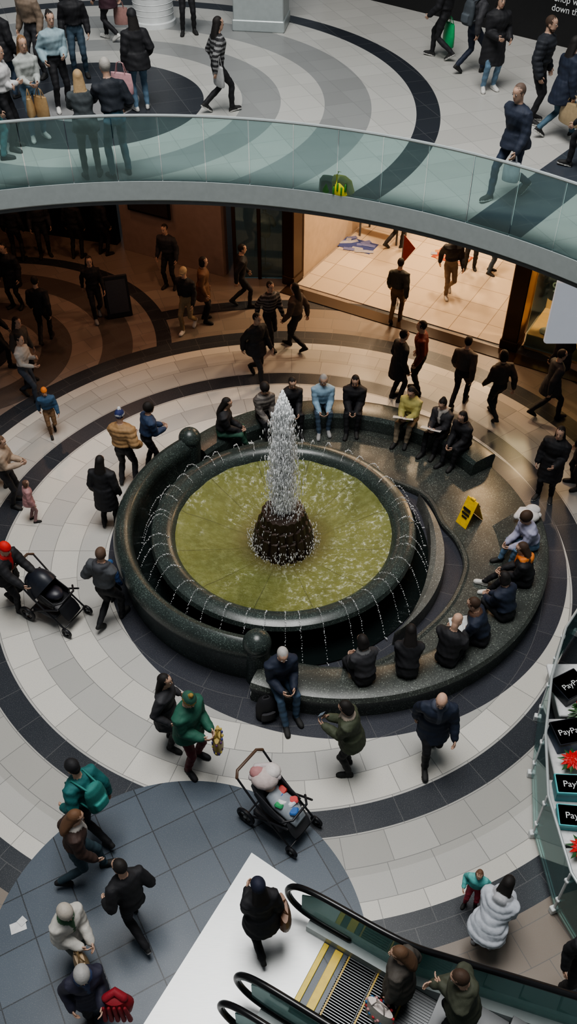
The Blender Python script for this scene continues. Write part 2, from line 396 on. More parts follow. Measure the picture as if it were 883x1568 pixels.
sweep('pool_rim',m_granite,arc(0,360,96)[:-1],lambda t:pp,C,parent=fo,closed=True)
def pool_mat():
    m,nt,bb=newmat('pool_water'); co=objco(nt); s=nt.nodes.new('ShaderNodeSeparateXYZ'); nt.links.new(co,s.inputs[0])
    x,y=s.outputs[0],s.outputs[1]; r=M(nt,'SQRT',M(nt,'ADD',M(nt,'MULTIPLY',x,x),M(nt,'MULTIPLY',y,y)))
    an=M(nt,'ARCTAN2',y,x)
    # radial stretched noise space: (angle*k, r) for streaks running toward the centre
    cb=nt.nodes.new('ShaderNodeCombineXYZ'); nt.links.new(M(nt,'MULTIPLY',M(nt,'SINE',an),6.0),cb.inputs[0]); nt.links.new(M(nt,'MULTIPLY',M(nt,'COSINE',an),6.0),cb.inputs[1]); nt.links.new(M(nt,'MULTIPLY',r,3.0),cb.inputs[2])
    ns=noise(nt,2.4,5,cb.outputs[0],.7)
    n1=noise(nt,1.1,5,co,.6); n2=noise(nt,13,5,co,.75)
    c=MIX(nt,ramp(nt,n1,.3,.7),(.105,.12,.026),(.20,.215,.062))
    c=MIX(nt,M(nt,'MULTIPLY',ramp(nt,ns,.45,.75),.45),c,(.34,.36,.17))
    dxx=M(nt,'SUBTRACT',x,.85); dyy=M(nt,'SUBTRACT',y,.25)
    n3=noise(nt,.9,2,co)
    c=MIX(nt,M(nt,'MULTIPLY',M(nt,'MULTIPLY',ramp(nt,n2,.5,.64),ramp(nt,ns,.42,.6)),ramp(nt,n3,.46,.58)),c,(.66,.7,.58))  # pale patches: foam, plus sky glitter painted into the base colour
    ln=M(nt,'LESS_THAN',M(nt,'FRACT',M(nt,'MULTIPLY_ADD',an,12/(2*pi),.5)),.02)
    c=MIX(nt,M(nt,'MULTIPLY',ln,.5),c,(.04,.04,.012))
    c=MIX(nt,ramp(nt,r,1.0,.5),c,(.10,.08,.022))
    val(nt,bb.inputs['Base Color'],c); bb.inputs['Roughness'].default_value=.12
    bump(nt,bb,noise(nt,8,6,co,.75),.75,.06); return m
b=B(); R=[]; na=96
for r,h in ((.05,.17),(.4,.19),(.7,.24),(1.0,.31),(1.3,.385),(1.6,.46),(1.8,.51),(1.93,.55)):
    a=np.linspace(0,2*pi,na,endpoint=False)
    hh=h+.012*np.sin(a*9+r*20)+.01*np.sin(a*23-r*31)
    R.append(np.stack([np.cos(a)*r,np.sin(a)*r,hh],1))
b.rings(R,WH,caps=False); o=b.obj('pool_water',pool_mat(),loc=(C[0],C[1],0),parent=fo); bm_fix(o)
# fluted bell-shaped rock of vertical ribs
b=B(); na=180; a=np.linspace(0,2*pi,na,endpoint=False)
for layer,(zb,zt,rb,rt) in enumerate(((.14,.60,.52,.45),(.30,.80,.47,.40),(.48,1.0,.42,.345))):
    R=[]; nf=18; ph=layer*1.3
    jag=.06*np.sin(a*nf+ph)+.03*np.sin(a*7+layer)
    for k in range(8):
        q=k/7; z=zb+(zt-zb)*q; r=rb+(rt-rb)*q
        fl=1+.10*np.abs(np.sin((a*nf+ph)/2))+.02*np.sin(a*37+layer)
        R.append(np.stack([np.cos(a)*r*fl,np.sin(a)*r*fl,np.full(na,z)+jag*(1-q)],1))
    R.append(np.stack([np.cos(a)*rt*.75,np.sin(a)*rt*.75,np.full(na,zt+.015)],1))
    b.rings(R,WH)
b.loft([(0,0,.1),(0,0,.5)],[.42,.38],[.42,.38],(1,0,0),(0,1,0),WH,n=30)
o=b.obj('fluted_rock',pbr('wet_dark_bronze',(.03,.019,.014),.3,.2,.4,14,.3),loc=(C[0],C[1],0),parent=fo); bm_fix(o)
ico=bpy.data.meshes.new('i'); bm=bmesh.new(); bmesh.ops.create_icosphere(bm,subdivisions=1,radius=1); bm.to_mesh(ico)
IV=np.array([v.co[:] for v in bm.verts]); IF=[tuple(v.index for v in f.verts) for f in bm.faces]; bm.free()
def drops(name,P,S,mat,parent=None):
    n=len(P); V=(P[:,None,:]+IV[None]*S[:,None,:]).reshape(-1,3)
    Fc=(np.array(IF)[None]+np.arange(n)[:,None,None]*len(IV)).reshape(-1,3)
    me=bpy.data.meshes.new(name); me.from_pydata(V.tolist(),[],Fc.tolist()); me.polygons.foreach_set('use_smooth',[True]*len(me.polygons))
    me.materials.append(mat); o=bpy.data.objects.new(name,me); bpy.context.collection.objects.link(o); o.parent=parent; return o
mw,nt,bb=newmat('white_water'); bb.inputs['Base Color'].default_value=(.97,.98,.985,1); bb.inputs['Roughness'].default_value=.3
bb.inputs['Transmission Weight'].default_value=.0
val(nt,bb.inputs['Alpha'],MIX(nt,noise(nt,20,2,objco(nt)),(.65,.65,.65),(1,1,1)))
n=20000
h=rng.rand(n)**.9
sg_=.04+.062*np.sin(np.clip((1-h)*1.3,0,1)*pi*.5)
rr=np.abs(rng.randn(n))*sg_*1.15+.004; rr=np.where(rng.rand(n)<.05,rr*1.7,rr)
an=rng.rand(n)*2*pi; z=.92+h*2.62
P=np.stack([C[0]+rr*np.cos(an),C[1]+rr*np.sin(an),z],1)
sz=.0045+.0075*rng.rand(n)**1.5; S=np.stack([sz,sz,sz*(2+6*rng.rand(n))],1)
P[:,2]=np.minimum(P[:,2],3.58-2.6*rr-.12*rng.rand(n))
drops('water_jet',P,S,mw,fo)
n=520; an=rng.rand(n)*2*pi; q=rng.rand(n); rr=.30+.24*q
P=np.stack([C[0]+rr*np.cos(an),C[1]+rr*np.sin(an),1.06-.72*q+.05*rng.rand(n)],1); sz=.003+.006*rng.rand(n)
P2=np.stack([C[0]+(.52+.14*rng.rand(n))*np.cos(an),C[1]+(.52+.14*rng.rand(n))*np.sin(an),.22+.25*rng.rand(n)],1)
drops('water_spill',np.concatenate([P,P2]),np.tile(np.stack([sz,sz,sz*4],1),(2,1)),mw,fo)
P=[];S=[]
for k in range(44):
    t0=2*pi*(k+.15*rng.randn())/44; st=.9+.2*rng.rand()
    for j in range(40):
        q=j/39*1.05
        r=1.99+.62*q*st; z=.66+.95*q-1.62*q*q
        tt=t0+rng.randn()*.002
        P.append((C[0]+r*math.cos(tt),C[1]+r*math.sin(tt),z+rng.randn()*.008)); s_=(.0035+.006*rng.rand()**2+.002*q); S.append((s_,s_,s_*2.4))
P=np.array(P);S=np.array(S); P[:,2]=np.maximum(P[:,2],.05); drops('rim_jets',P,S,mw,fo)
ks=np.array([-100,-85,-65,-40,-25,-7,4,11,18,26,38,52,80,128]); kr=np.array([2.62,2.85,2.95,3.0,3.12,3.24,3.12,2.95,2.98,3.02,2.75,2.55,2.5,2.5])
def rin(t): 
    d=math.degrees(t); return float(np.mean([np.interp(d+e,ks,kr) for e in (-3,-1.5,0,1.5,3)]))
def rout(t,RR=R2):
    e=np.array([math.cos(t),math.sin(t)]); o=C-O2; bq=o@e; return -bq+math.sqrt(bq*bq-(o@o)+RR*RR)
def pprof(t):
    i,o=rin(t),rout(t,3.7); o=max(o,i+.06)
    return [(i,0.0),(i-.02,.10),(i,.14),(i+.05,.15),(i+.09,.12),(o-.03,.12),(o,.10),(o,0)]
sweep('platform',m_plat,arc(-99,129,120),pprof,C,parent=fo)
def seatprof(t): return [(3.16,.1),(3.18,.38),(3.24,.45),(3.62,.47),(3.71,.44),(3.74,.36),(3.70,.2),(3.72,.0),(3.2,.0)]
sweep('seat_rear',m_granite,arc(32,141,60),seatprof,O2,parent=fo)
def seatprof2(t):
    d=math.degrees(t); k=max(0,min(1,(6-d)/30)); w=3.2-.12*k
    return [(w-.25*(1-k)-.08,.1),(w-.02,.36),(w+.08,.44),(3.6,.47),(3.70,.44),(3.74,.36),(3.70,.2),(3.72,.0),(w,.0)]
sweep('seat_front',m_plat,arc(-113,6,70),seatprof2,O2,parent=fo)
def cres(t):
    d=math.degrees(t); k=max(.02,math.sin(pi*(d+50)/75)); w=.19*k; r=2.80
    return [(r-w-.02,0),(r-w,.26),(r-w*.5,.32),(r+w*.3,.3),(r+w*.4,.2),(r+w*.45,0)]
sweep('crescent_wall',granite('pale_granite',(.12,.125,.115),(.26,.27,.25),.4),arc(-50,25,40),cres,C,parent=fo)
mm,nt,bb=newmat('moat_water'); bb.inputs['Base Color'].default_value=(.008,.012,.012,1); bb.inputs['Roughness'].default_value=.08
bump(nt,bb,noise(nt,9,5,objco(nt)),.35,.03)
sweep('moat_water',mm,arc(0,360,72)[:-1],lambda t:[(1.9,.03),(2.62,.03)],C,parent=fo,closed=True)
b=B(); Y=(.8,.52,.03)
for s_ in (-1,1):
    b.box((0,s_*.11,.28),(.26,.015,.58),Y,bev=.004,tilt=s_*.38)
    b.box((0,s_*.125,.36),(.17,.012,.05),(.02,.02,.02),bev=.001,tilt=s_*.38); b.box((0,s_*.145,.27),(.17,.012,.035),(.02,.02,.02),bev=.001,tilt=s_*.38); b.box((0,s_*.165,.2),(.12,.012,.03),(.02,.02,.02),bev=.001,tilt=s_*.38)
b.box((0,0,.55),(.1,.05,.05),Y)
o=b.obj('caution_sign',m_prop,loc=tuple(W(718,798,.12)),rz=2.2,smooth=False)

# ---------------------------------------------------------------- people
SK=(.52,.33,.24)
BK=(.013,.013,.016); NV=(.014,.021,.042); CHC=(.035,.035,.04); DN=(.045,.08,.13); DNL=(.12,.2,.28); WHT=(.62,.61,.58)
BR=(.09,.05,.03); HB=(.012,.009,.008); HBR=(.055,.03,.018); HG=(.35,.34,.33); OL=(.06,.07,.042); GN=(.022,.105,.07)
ARM={'down':(.09,.06,-.50),'fwd':(.06,.22,-.45),'back':(.08,-.18,-.47),'phone':(-.10,.30,-.16),'fold':(-.24,.20,-.26),'rail':(.02,.42,-.30),
 'push':(.0,.42,-.36),'pocket':(.10,.10,-.40),'lap':(-.08,.30,-.38),'bag':(.10,.0,-.53),'strap':(-.05,.14,-.16),'hold':(-.08,.28,-.32),'side':(.20,.08,-.43),'read':(-.08,.34,-.24)}
def ik(a,t,l1,l2,pole):
    d=t-a; L=np.linalg.norm(d); m=(l1+l2)*.985
    if L>m: d=d/L*m; L=m; t=a+d
    L=max(L,.12); x=(l1*l1-l2*l2+L*L)/(2*L); hh=math.sqrt(max(l1*l1-x*x,0)); e=nrm(d)
    p=pole-e*np.dot(pole,e); return a+e*x+nrm(p)*hh,t
def person(name,u=None,v=None,base=0.0,hd=0,H=1.72,pose='stand',top=BK,pants=BK,shoe=(.02,.02,.02),sole=None,skin=SK,hair=HB,hs='short',hat=None,hatband=None,
           bulk=.015,hem=0.0,lean=4,look=(0,8),arms=('down','down'),stride=.3,ph=1,seatz=.33,fy=.45,puffer=False,stripes=None,scarf=None,hood=None,fem=False,pos=None,vox=.0155,wide=0,bend=0,backpack=None,glasses=False,skirt=None,fspread=.1,beard=False):
    if stride>.22: stride=.22+(stride-.22)*.55
    s=H/1.75; b=B(); det=B(); X=np.array([1.,0,0]); Yv=np.array([0,1.,0]); Z=np.array([0,0,1.])
    l=rad(lean); U=np.array([0,math.sin(l),math.cos(l)]); Fw=np.array([0,math.cos(l),-math.sin(l)])
    if pose=='sit': pel=np.array([0,0,.115])
    elif pose=='walk': pel=np.array([0,0,.915-.25*stride*stride-.02])
    else: pel=np.array([0,-math.sin(l)*.12,.92-bend*.25])
    sw=.175 if not fem else .155; hw=.155 if not fem else .162
    bk=bulk; tc=top
    tz=[-.10,-.04,.03,.11,.20,.29,.38,.45,.50,.54,.565]
    tx=[.09,.14,hw,hw-.005,.138 if not fem else .125,.15,.17,sw+.012,sw-.02,.095,.05]
    ty=[.08,.11,.118,.11,.098,.108,.118,.108,.09,.07,.05]
    bx=[.3,.6,1,1,1,1,1,1,.9,.5,0]
    cs=[pel+U*z+Fw*(.012 if 4<i<8 else 0) for i,z in enumerate(tz)]
    ncut=3 if hem<=.02 else 0
    if ncut: b.loft(cs[:4],tx[:4],ty[:4],X,Fw,pants)
    b.loft(cs[ncut:],[a+bk*q for a,q in zip(tx,bx)][ncut:],[a+bk*q for a,q in zip(ty,bx)][ncut:],X,Fw,tc,n=18)
    if fem and bk<.03:
        for sx in (-1,1): b.ell(pel+U*.37+Fw*.085+X*sx*.07,(.06,.055,.06),tc)
    if hem>0:
        st=stride if pose=='walk' else .05
        zs=np.linspace(.14,-hem,6); k=(zs.max()-zs)/(.14+hem)
        cc=[pel+(U*z if z>0 else Z*z)+Yv*(.05*kk if pose=='sit' else 0) for z,kk in zip(zs,k)]
        b.loft(cc,[hw+bk+.012+.035*q for q in k],[.122+bk+(.03+st*.22)*q for q in k],X,Yv,tc if skirt is None else skirt,n=18)
    for sx,i in ((-1,0),(1,1)):
        hip=pel+X*sx*.088+Z*(-.03)
        if pose=='walk':
            f=ph*sx
            if f>0: ank=np.array([sx*.075,stride*1.0,.085]); fd=(0,.98,.12); 
            else: ank=np.array([sx*.075,-stride*1.05,.085+.09]); fd=(0,.82,-.55)
        elif pose=='sit':
            ank=np.array([sx*(fspread),fy+(.06 if i else -.03),-seatz/s+.085]); fd=(sx*.15,1,0)
        else:
            ank=np.array([sx*(fspread+.015),(.03*sx*ph),.085]); fd=(sx*.25,1,0)
        pole=np.array([sx*.08,1,.25]) if pose!='sit' else np.array([sx*.15,.6,1])
        kn,ank=ik(hip,ank,.43,.415,pole)
        w=.006+wide
        b.tube([hip,hip*.5+kn*.5,kn,kn*.6+ank*.4+Yv*-.012,ank+Z*.02],[.088+w*.5,.074+w,.056+w,.054+w,.043+w*1.3],pants,n=12)
        fd=nrm(fd); up=nrm(Z-fd*np.dot(Z,fd)); rt=np.cross(fd,up)
        so=ank-up*.085
        tt=[-.075,-.06,-.02,.05,.11,.16,.19,.20]; hh=[.02,.035,.05,.045,.034,.027,.02,.01]; ww=[.02,.034,.038,.042,.048,.044,.03,.012]
        b.loft([so+fd*t_+up*(h_+.012) for t_,h_ in zip(tt,hh)],ww,hh,rt,up,shoe,n=10)
        b.loft([so+fd*t_+up*.012 for t_ in tt],[w_+.006 for w_ in ww],[.014]*8,rt,up,sole or shoe,n=10)
        b.tube([ank+up*.03,ank-up*.03],[.042,.044],shoe)
    hands=[]
    for sx,i in ((-1,0),(1,1)):
        sh=pel+U*.455+X*sx*(sw-.005)
        t=arms[i]; t=ARM[t] if isinstance(t,str) else t
        if pose=='walk' and arms[i]=='down': t=(.08,.17*(-ph*sx),-.48)
        tg=sh+X*sx*t[0]+Yv*t[1]+Z*t[2]
        el,wr=ik(sh,tg,.285,.25,np.array([sx*.3,-.75,-.35]))
        b.tube([sh+X*-sx*.03,sh,sh*.5+el*.5,el,el*.45+wr*.55,wr],[.05+bk*.8,.06+bk,.05+bk,.043+bk,.038+bk*.9,.029+bk*.8],tc,n=10)
        d=nrm(wr-el); side=nrm(np.cross(d,np.array([-sx*1.,0,.2]))); nn=np.cross(d,side)*1.0
        if np.dot(nn,X*-sx)<0: nn=-nn
        b.loft([wr-d*.01,wr+d*.02,wr+d*.055,wr+d*.085,wr+d*.095],[.022,.032,.04,.038,.028],[.017,.018,.018,.015,.01],side,nn,skin,n=10)
        if np.dot(side,Yv+Z*.5)<0: side=-side
        for kf,(off,Lf) in enumerate(((.031,.072),(.011,.08),(-.01,.075),(-.029,.058))):
            p0=wr+d*.08+side*off; dd=d; pts=[p0]
            for sg,bn in ((.42,.35),(.32,.55),(.26,.6)):
                dd=nrm(dd+nn*bn); pts.append(pts[-1]+dd*Lf*sg)
            det.tube(pts,[.0095,.009,.0082,.0072],skin,n=6)
        p0=wr+d*.025+side*.03; d1=nrm(d*.6+side*.7+nn*.3); d2=nrm(d*.9+side*.2+nn*.4)
        det.tube([p0,p0+d1*.035,p0+d1*.035+d2*.032],[.012,.0105,.0085],skin,n=6)
        hands.append(wr+d*.07)
    yw,pt=rad(look[0]),rad(look[1])
    nb=pel+U*.53; hc=nb+nrm(U*.5+Z*.5)*.19+Yv*(.02+.05*math.sin(pt))-Z*.03*abs(math.sin(pt))
    Rm=np.array(Matrix.Rotation(-yw,3,'Z')@Matrix.Rotation(-pt,3,'X')); hx,hy,hz=Rm[:,0],Rm[:,1],Rm[:,2]; AX=np.stack([hx,hy,hz])
    def hp(x,y,z): return hc+hx*x+hy*y+hz*z
    b.tube([nb-U*.02,hp(0,-.025,-.06)],[.058,.052],skin,n=10)
    hr=((-.122,.05,.018,.02),(-.108,.04,.042,.042),(-.07,.02,.058,.072),(-.02,.004,.068,.088),(.03,-.004,.075,.097),(.07,-.008,.072,.092),(.1,-.012,.05,.065),(.118,-.012,.018,.025))
    b.loft([hp(0,c_,z_) for z_,c_,_,_ in hr],[q[2] for q in hr],[q[3] for q in hr],hx,hy,skin,n=16)
    b.tube([hp(0,.088,.015),hp(0,.106,-.022)],[.009,.014],skin,n=8)
    for sx in (-1,1):
        if hs not in('long',) : b.ell(hp(sx*.074,-.008,-.012),(.011,.02,.03),skin,AX)
        det.ell(hp(sx*.029,.083,.012),(.014,.008,.009),(.6,.58,.55),AX,n=8,m=5); det.ell(hp(sx*.029,.089,.012),(.007,.005,.007),(.02,.015,.01),AX,n=6,m=4)
        det.ell(hp(sx*.03,.091,.034),(.018,.005,.004),hair,AX,n=6,m=4)
    det.ell(hp(0,.089,-.068),(.024,.007,.007),(.3,.12,.1),AX,n=8,m=4)
    if beard: b.loft([hp(0,.05,-.128),hp(0,.03,-.1),hp(0,.02,-.062)],[.03,.055,.065],[.03,.055,.07],hx,hy,hair)
    if glasses:
        for sx in(-1,1): det.torus(hp(sx*.031,.098,.01),.022,.003,hy,(.02,.02,.02),n=12,m=4)
    if hat is None and hs!='bald':
        k=1.0 if hs!='curly' else 1.2
        b.ell(hp(0,-.024,.028),(.084*k,.1*k,.104*k),hair,AX,n=16,m=10)
    if hs=='long':
        b.loft([hp(0,-.03,.08),hp(0,-.04,0),hp(0,-.062,-.1),hp(0,-.08,-.2),hp(0,-.085,-.3),hp(0,-.085,-.36)],[.07,.088,.1,.108,.095,.05],[.06,.075,.06,.05,.04,.02],hx,hy,hair,n=14)
    if hs=='bob': b.loft([hp(0,-.02,.06),hp(0,-.025,0),hp(0,-.03,-.09),hp(0,-.03,-.12)],[.08,.094,.098,.07],[.08,.088,.075,.05],hx,hy,hair,n=14)
    if hs=='bun': b.ell(hp(0,-.09,.09),(.045,.045,.045),hair,AX)
    if hs=='pony': b.tube([hp(0,-.1,.05),hp(0,-.15,0),hp(0,-.14,-.12),hp(0,-.12,-.22)],[.03,.035,.03,.012],hair)
    if hat is not None:
        b.ell(hp(0,-.014,.05),(.088,.106,.1),hat,AX,n=16,m=10)
        b.loft([hp(0,-.008,.02),hp(0,-.008,.03),hp(0,-.008,.065),hp(0,-.008,.072)],[.085,.092,.092,.086],[.102,.109,.109,.102],hx,hy,hatband or hat,n=16)
        if hs=='short': b.ell(hp(0,-.05,-.01),(.072,.065,.06),hair,AX)
        if hs=='pom': b.ell(hp(0,-.01,.165),.035,hatband or hat)
        if hs=='cap': b.loft([hp(0,.08,.04),hp(0,.16,.03)],[.07,.05],[.008,.008],hx,hz,hat)
    if scarf is not None:
        b.torus(nb+U*.015+Fw*.01,.075,.034,U,scarf,n=16,m=8); b.tube([nb+Fw*.1,nb+Fw*.135-U*.12,nb+Fw*.14-U*.26],[.035,.04,.03],scarf)
    if hood is not None:
        a_=[nb+U*.01+X*(.105*math.cos(q))-Fw*(.115*math.sin(q))+Fw*.02 for q in np.linspace(-.2,pi+.2,9)]
        b.tube(a_,[.03,.04,.045,.052,.055,.052,.045,.04,.03],hood); b.ell(nb-Fw*.12-U*.04,(.1,.05,.09),hood)
    if backpack is not None:
        c0=pel+U*.3-Fw*(.2+bk)
        b.loft([c0-U*.24,c0-U*.22,c0-U*.05,c0+U*.12,c0+U*.2,c0+U*.22],[.11,.15,.16,.145,.11,.05],[.06,.085,.09,.08,.055,.03],X,Fw,backpack,n=16)
        b.loft([c0-U*.18-Fw*.09,c0-U*.03-Fw*.09],[.11,.11],[.03,.03],X,Fw,tuple(q*1.5 for q in backpack))
        for sx in(-1,1): det.tube([c0+U*.2+X*sx*.08,pel+U*(.56)+X*sx*.1,pel+U*.42+Fw*(.12+bk)+X*sx*.11,pel+U*.22+Fw*(.06+bk)+X*sx*.155,c0-U*.15+X*sx*.13],.014,backpack,n=6)
    V=np.concatenate(b.v); src=bpy.data.meshes.new('t'); src.from_pydata(V.tolist(),[],b.f)
    so_=bpy.data.objects.new('t',src); bpy.context.collection.objects.link(so_)
    m=so_.modifiers.new('r','REMESH'); m.mode='VOXEL'; m.voxel_size=vox
    m=so_.modifiers.new('s','SMOOTH'); m.factor=.5; m.iterations=2
    dg=bpy.context.evaluated_depsgraph_get(); ev=so_.evaluated_get(dg); em=ev.to_mesh()
    nv=len(em.vertices); P=np.empty(nv*3,np.float32); em.vertices.foreach_get('co',P); P=P.reshape(-1,3).astype(float)
    Nn=np.empty(nv*3,np.float32); em.vertices.foreach_get('normal',Nn); Nn=Nn.reshape(-1,3).astype(float)
    Fl=[tuple(p.vertices) for p in em.polygons]; ev.to_mesh_clear()
    bvh=BVHTree.FromPolygons(V.tolist(),b.f); cv=np.concatenate(b.c); fi=[b.f[k][0] for k in range(len(b.f))]
    col=np.empty((nv,3))
    for k in range(nv):
        r_=bvh.find_nearest(P[k]); col[k]=cv[fi[r_[2]]]
    bpy.data.objects.remove(so_); bpy.data.meshes.remove(src)
    tz_=(P-pel)@U
    istop=np.all(np.abs(col-np.array(tc))<1e-6,axis=1); isp=np.all(np.abs(col-np.array(pants))<1e-6,axis=1)
    sd=rng.rand(6)*10
    wr_=(np.sin(P[:,2]*38+P[:,0]*17+sd[0])*.5+np.sin(P[:,2]*61-P[:,1]*33+sd[1])*.35+np.sin(P[:,0]*70+P[:,1]*52+P[:,2]*24+sd[2])*.3)
    amp=np.where(istop|isp,.0055,0)
    P+=Nn*(wr_*amp)[:,None]
    if puffer: P+=Nn*(np.where(istop,.011*np.abs(np.sin(P[:,2]*pi/.085))-.004,0))[:,None]
    if stripes is not None:
        ms=istop&(np.sin(tz_*2*pi/.085)>.1)&(P[:,2]<nb[2]); col[ms]=stripes
    fl=B(); fl.v=[P]; fl.f=Fl; fl.c=[col]; fl.n=nv
    fl.add(np.concatenate(det.v),det.f,WH); fl.c[-1]=np.concatenate(det.c)
    allv=np.concatenate(fl.v)*s
    if pose!='sit': allv[:,2]-=allv[:nv,2].min()
    fl.v=[allv]; fl.c=[np.concatenate(fl.c)]
    me=fl.mesh(name); me.materials.append(m_cloth)
    o=bpy.data.objects.new(name,me); bpy.context.collection.objects.link(o)
    loc=W(u,v,base) if pos is None else np.array(pos,float)
    o.location=loc; o.rotation_euler=(0,0,-rad(hd))
    Rw=np.array(Matrix.Rotation(-rad(hd),3,'Z'))
    return o,[Rw@(h_*s)+loc for h_ in hands]
def shopbag(name,p,col,hd=0,sz=(.3,.13,.34),strap=.14,spots=None):
    b=B(); w,d_,h_=sz; b.loft([(0,0,-strap-h_),(0,0,-strap-h_+.02),(0,0,-strap-h_*.5),(0,0,-strap)],[w*.5,w*.54,w*.55,w*.5],[d_*.5,d_*.55,d_*.5,d_*.3],(1,0,0),(0,1,0),col,n=20)
    for sy in(-1,1): b.tube([(-w*.25,sy*d_*.25,-strap-.01),(-w*.15,sy*.01,-.03),(0,0,0),(w*.15,sy*.01,-.03),(w*.25,sy*d_*.25,-strap-.01)],.008,tuple(q*.6 for q in col),n=6)
    if spots:
        for k in range(26):
            a=k*2.4; z=-strap-h_*(.1+.8*((k*.37)%1)); b.ell((w*.52*math.cos(a),d_*.5*math.sin(a),z),(.022,.018,.022),spots[k%len(spots)],n=8,m=5)
    return b.obj(name,m_prop,loc=tuple(p),rz=-rad(hd))
def phone(p,name='smartphone'):
    b=B(); b.box((0,0,0),(.075,.012,.15),(.01,.01,.012),bev=.005); b.box((0,.007,0),(.068,.002,.14),(.2,.25,.3),bev=.001); o=b.obj(name,m_prop,loc=tuple(p),smooth=False); o.rotation_euler=(.6,0,random.random()*3); return o
def paper(p,hd,name='paper_sheet'):
    b=B(); b.box((-.1,0,0),(.2,.27,.006),(.7,.7,.68),bev=.002); b.box((.1,0,.01),(.2,.27,.006),(.66,.66,.64),bev=.002); o=b.obj(name,m_prop,loc=tuple(p),smooth=False); o.rotation_euler=(.5,0,-rad(hd)); return o
P_=person
P_('woman_with_dark_hood',262,1138,hd=100,top=CHC,hs='long',hair=HB,H=1.7,hem=.3,arms=('pocket','pocket'),bulk=.03)
_,h=P_('man_in_green_parka',296,1170,hd=125,H=1.83,top=GN,pants=(.1,.015,.022),shoe=BK,hat=(.03,.1,.07),hatband=(.3,.2,.05),hs='pom',bulk=.045,hem=.12,arms=('hold','hold'),look=(10,25),fspread=.13)
shopbag('shopping_bag',h[0]+np.array([.06,-.02,.06]),(.35,.25,.06),90,(.3,.14,.3),.08,[(.1,.04,.12),(.5,.4,.1),(.05,.05,.2)])
_,h=P_('woman_in_olive_parka',533,1178,hd=-75,H=1.66,top=OL,pants=BK,hs='bob',bulk=.045,hem=.12,arms=('read','phone'),look=(0,35),scarf=(.4,.33,.27),fem=True,lean=8)
phone(h[1]+np.array([-.05,0,.05]))
P_('man_in_navy_coat',655,1158,hd=182,H=1.8,pose='walk',stride=.26,top=NV,pants=BK,hs='bald',bulk=.035,hem=.25,look=(15,25),scarf=(.06,.07,.1),lean=9)
P_('man_with_teal_backpack',150,1275,hd=-55,H=1.76,pose='walk',stride=.34,top=(.015,.12,.12),pants=BK,hat=(.012,.012,.014),hs='short',bulk=.04,backpack=(.03,.18,.16),arms=('pocket','down'),lean=8,look=(0,20))
_,h=P_('woman_in_brown_sweater',130,1342,hd=75,H=1.72,pose='walk',stride=.32,ph=-1,top=(.05,.028,.022),pants=(.03,.055,.07),hs='long',hair=(.14,.07,.035),bulk=.035,scarf=(.5,.46,.42),fem=True,look=(0,25),lean=8)
P_('person_in_black_jacket',215,1425,hd=-38,H=1.74,pose='walk',stride=.32,top=BK,pants=BK,shoe=(.02,.02,.02),sole=(.3,.3,.3),hs='short',bulk=.03,arms=('pocket','pocket'),lean=10,look=(-20,15))
_,h=P_('elderly_woman_in_white_jacket',120,1462,hd=130,H=1.62,pose='walk',stride=.2,top=(.5,.48,.44),pants=(.1,.11,.1),hs='curly',hair=(.42,.38,.33),bulk=.04,hem=.1,arms=('lap','hold'),fem=True,look=(0,25),lean=10,scarf=(.05,.12,.06))
shopbag('tan_handbag',h[1]+np.array([-.06,-.08,.06]),(.3,.2,.1),60,(.3,.16,.22),.1)
_,h=P_('elderly_woman_with_red_coat',150,1550,hd=150,H=1.62,top=(.02,.02,.04),pants=BK,hs='curly',hair=HG,bulk=.04,hem=.35,arms=('hold','pocket'),fem=True,look=(10,30),lean=10,glasses=True,scarf=(.03,.05,.12))
b=B(); 
b.loft([(0,0,-.35),(0,0,-.3),(.03,0,-.1),(0,0,.02),(0,0,.05)],[.1,.16,.17,.13,.05],[.06,.1,.1,.08,.03],(1,0,0),(0,1,0),(.22,.008,.015),n=18); b.tube([(-.1,0,.03),(0,.05,.08),(.1,0,.04)],.05,(.25,.01,.02))
for k in range(5): b.tube([(-.12+.06*k,-.1,0),(-.13+.07*k,-.12,-.3)],[.02,.03],(.2,.008,.015))
b.obj('red_folded_coat',m_cloth,loc=tuple(h[0]+np.array([.14,.12,.05])))
_,h=P_('woman_in_black_beanie',402,1448,hd=-20,H=1.72,pose='walk',stride=.2,top=BK,pants=BK,hat=(.012,.015,.035),hs='long',hair=HB,bulk=.035,hem=.15,arms=('hold','bag'),fem=True)
shopbag('brown_leather_handbag',h[1]+np.array([.04,-.02,.22]),(.2,.09,.04),80,(.38,.18,.26),.08)
P_('toddler_girl',719,1384,hd=200,H=.98,top=(.12,.42,.40),pants=(.38,.05,.08),hs='bob',hair=(.14,.07,.04),bulk=.03,arms=('pocket','pocket'),vox=.02,fem=True)
P_('woman_in_white_puffer_jacket',738,1445,hd=35,H=1.64,top=(.5,.52,.57),pants=(.12,.07,.09),shoe=(.4,.4,.42),hs='long',hair=HB,bulk=.06,puffer=True,lean=36,bend=1.1,look=(0,25),arms=('hold','hold'),fem=True,hood=(.4,.4,.42),hem=.08)
P_('security_guard',872,1512,hd=180,H=1.8,top=BK,pants=BK,hs='short',bulk=.03,look=(0,20))
P_('man_in_grey_hoodie',172,955,hd=25,H=1.78,top=(.065,.07,.078),pants=BK,hs='short',hair=(.1,.06,.04),bulk=.04,hood=(.05,.052,.06),arms=('side','fold'),look=(-20,10),stride=.2,pose='walk')
P_('toddler_boy',178,922,hd=30,H=1.0,top=(.02,.05,.14),pants=BK,hat=(.02,.08,.2),hatband=(.1,.1,.3),hs='short',bulk=.04,vox=.02)
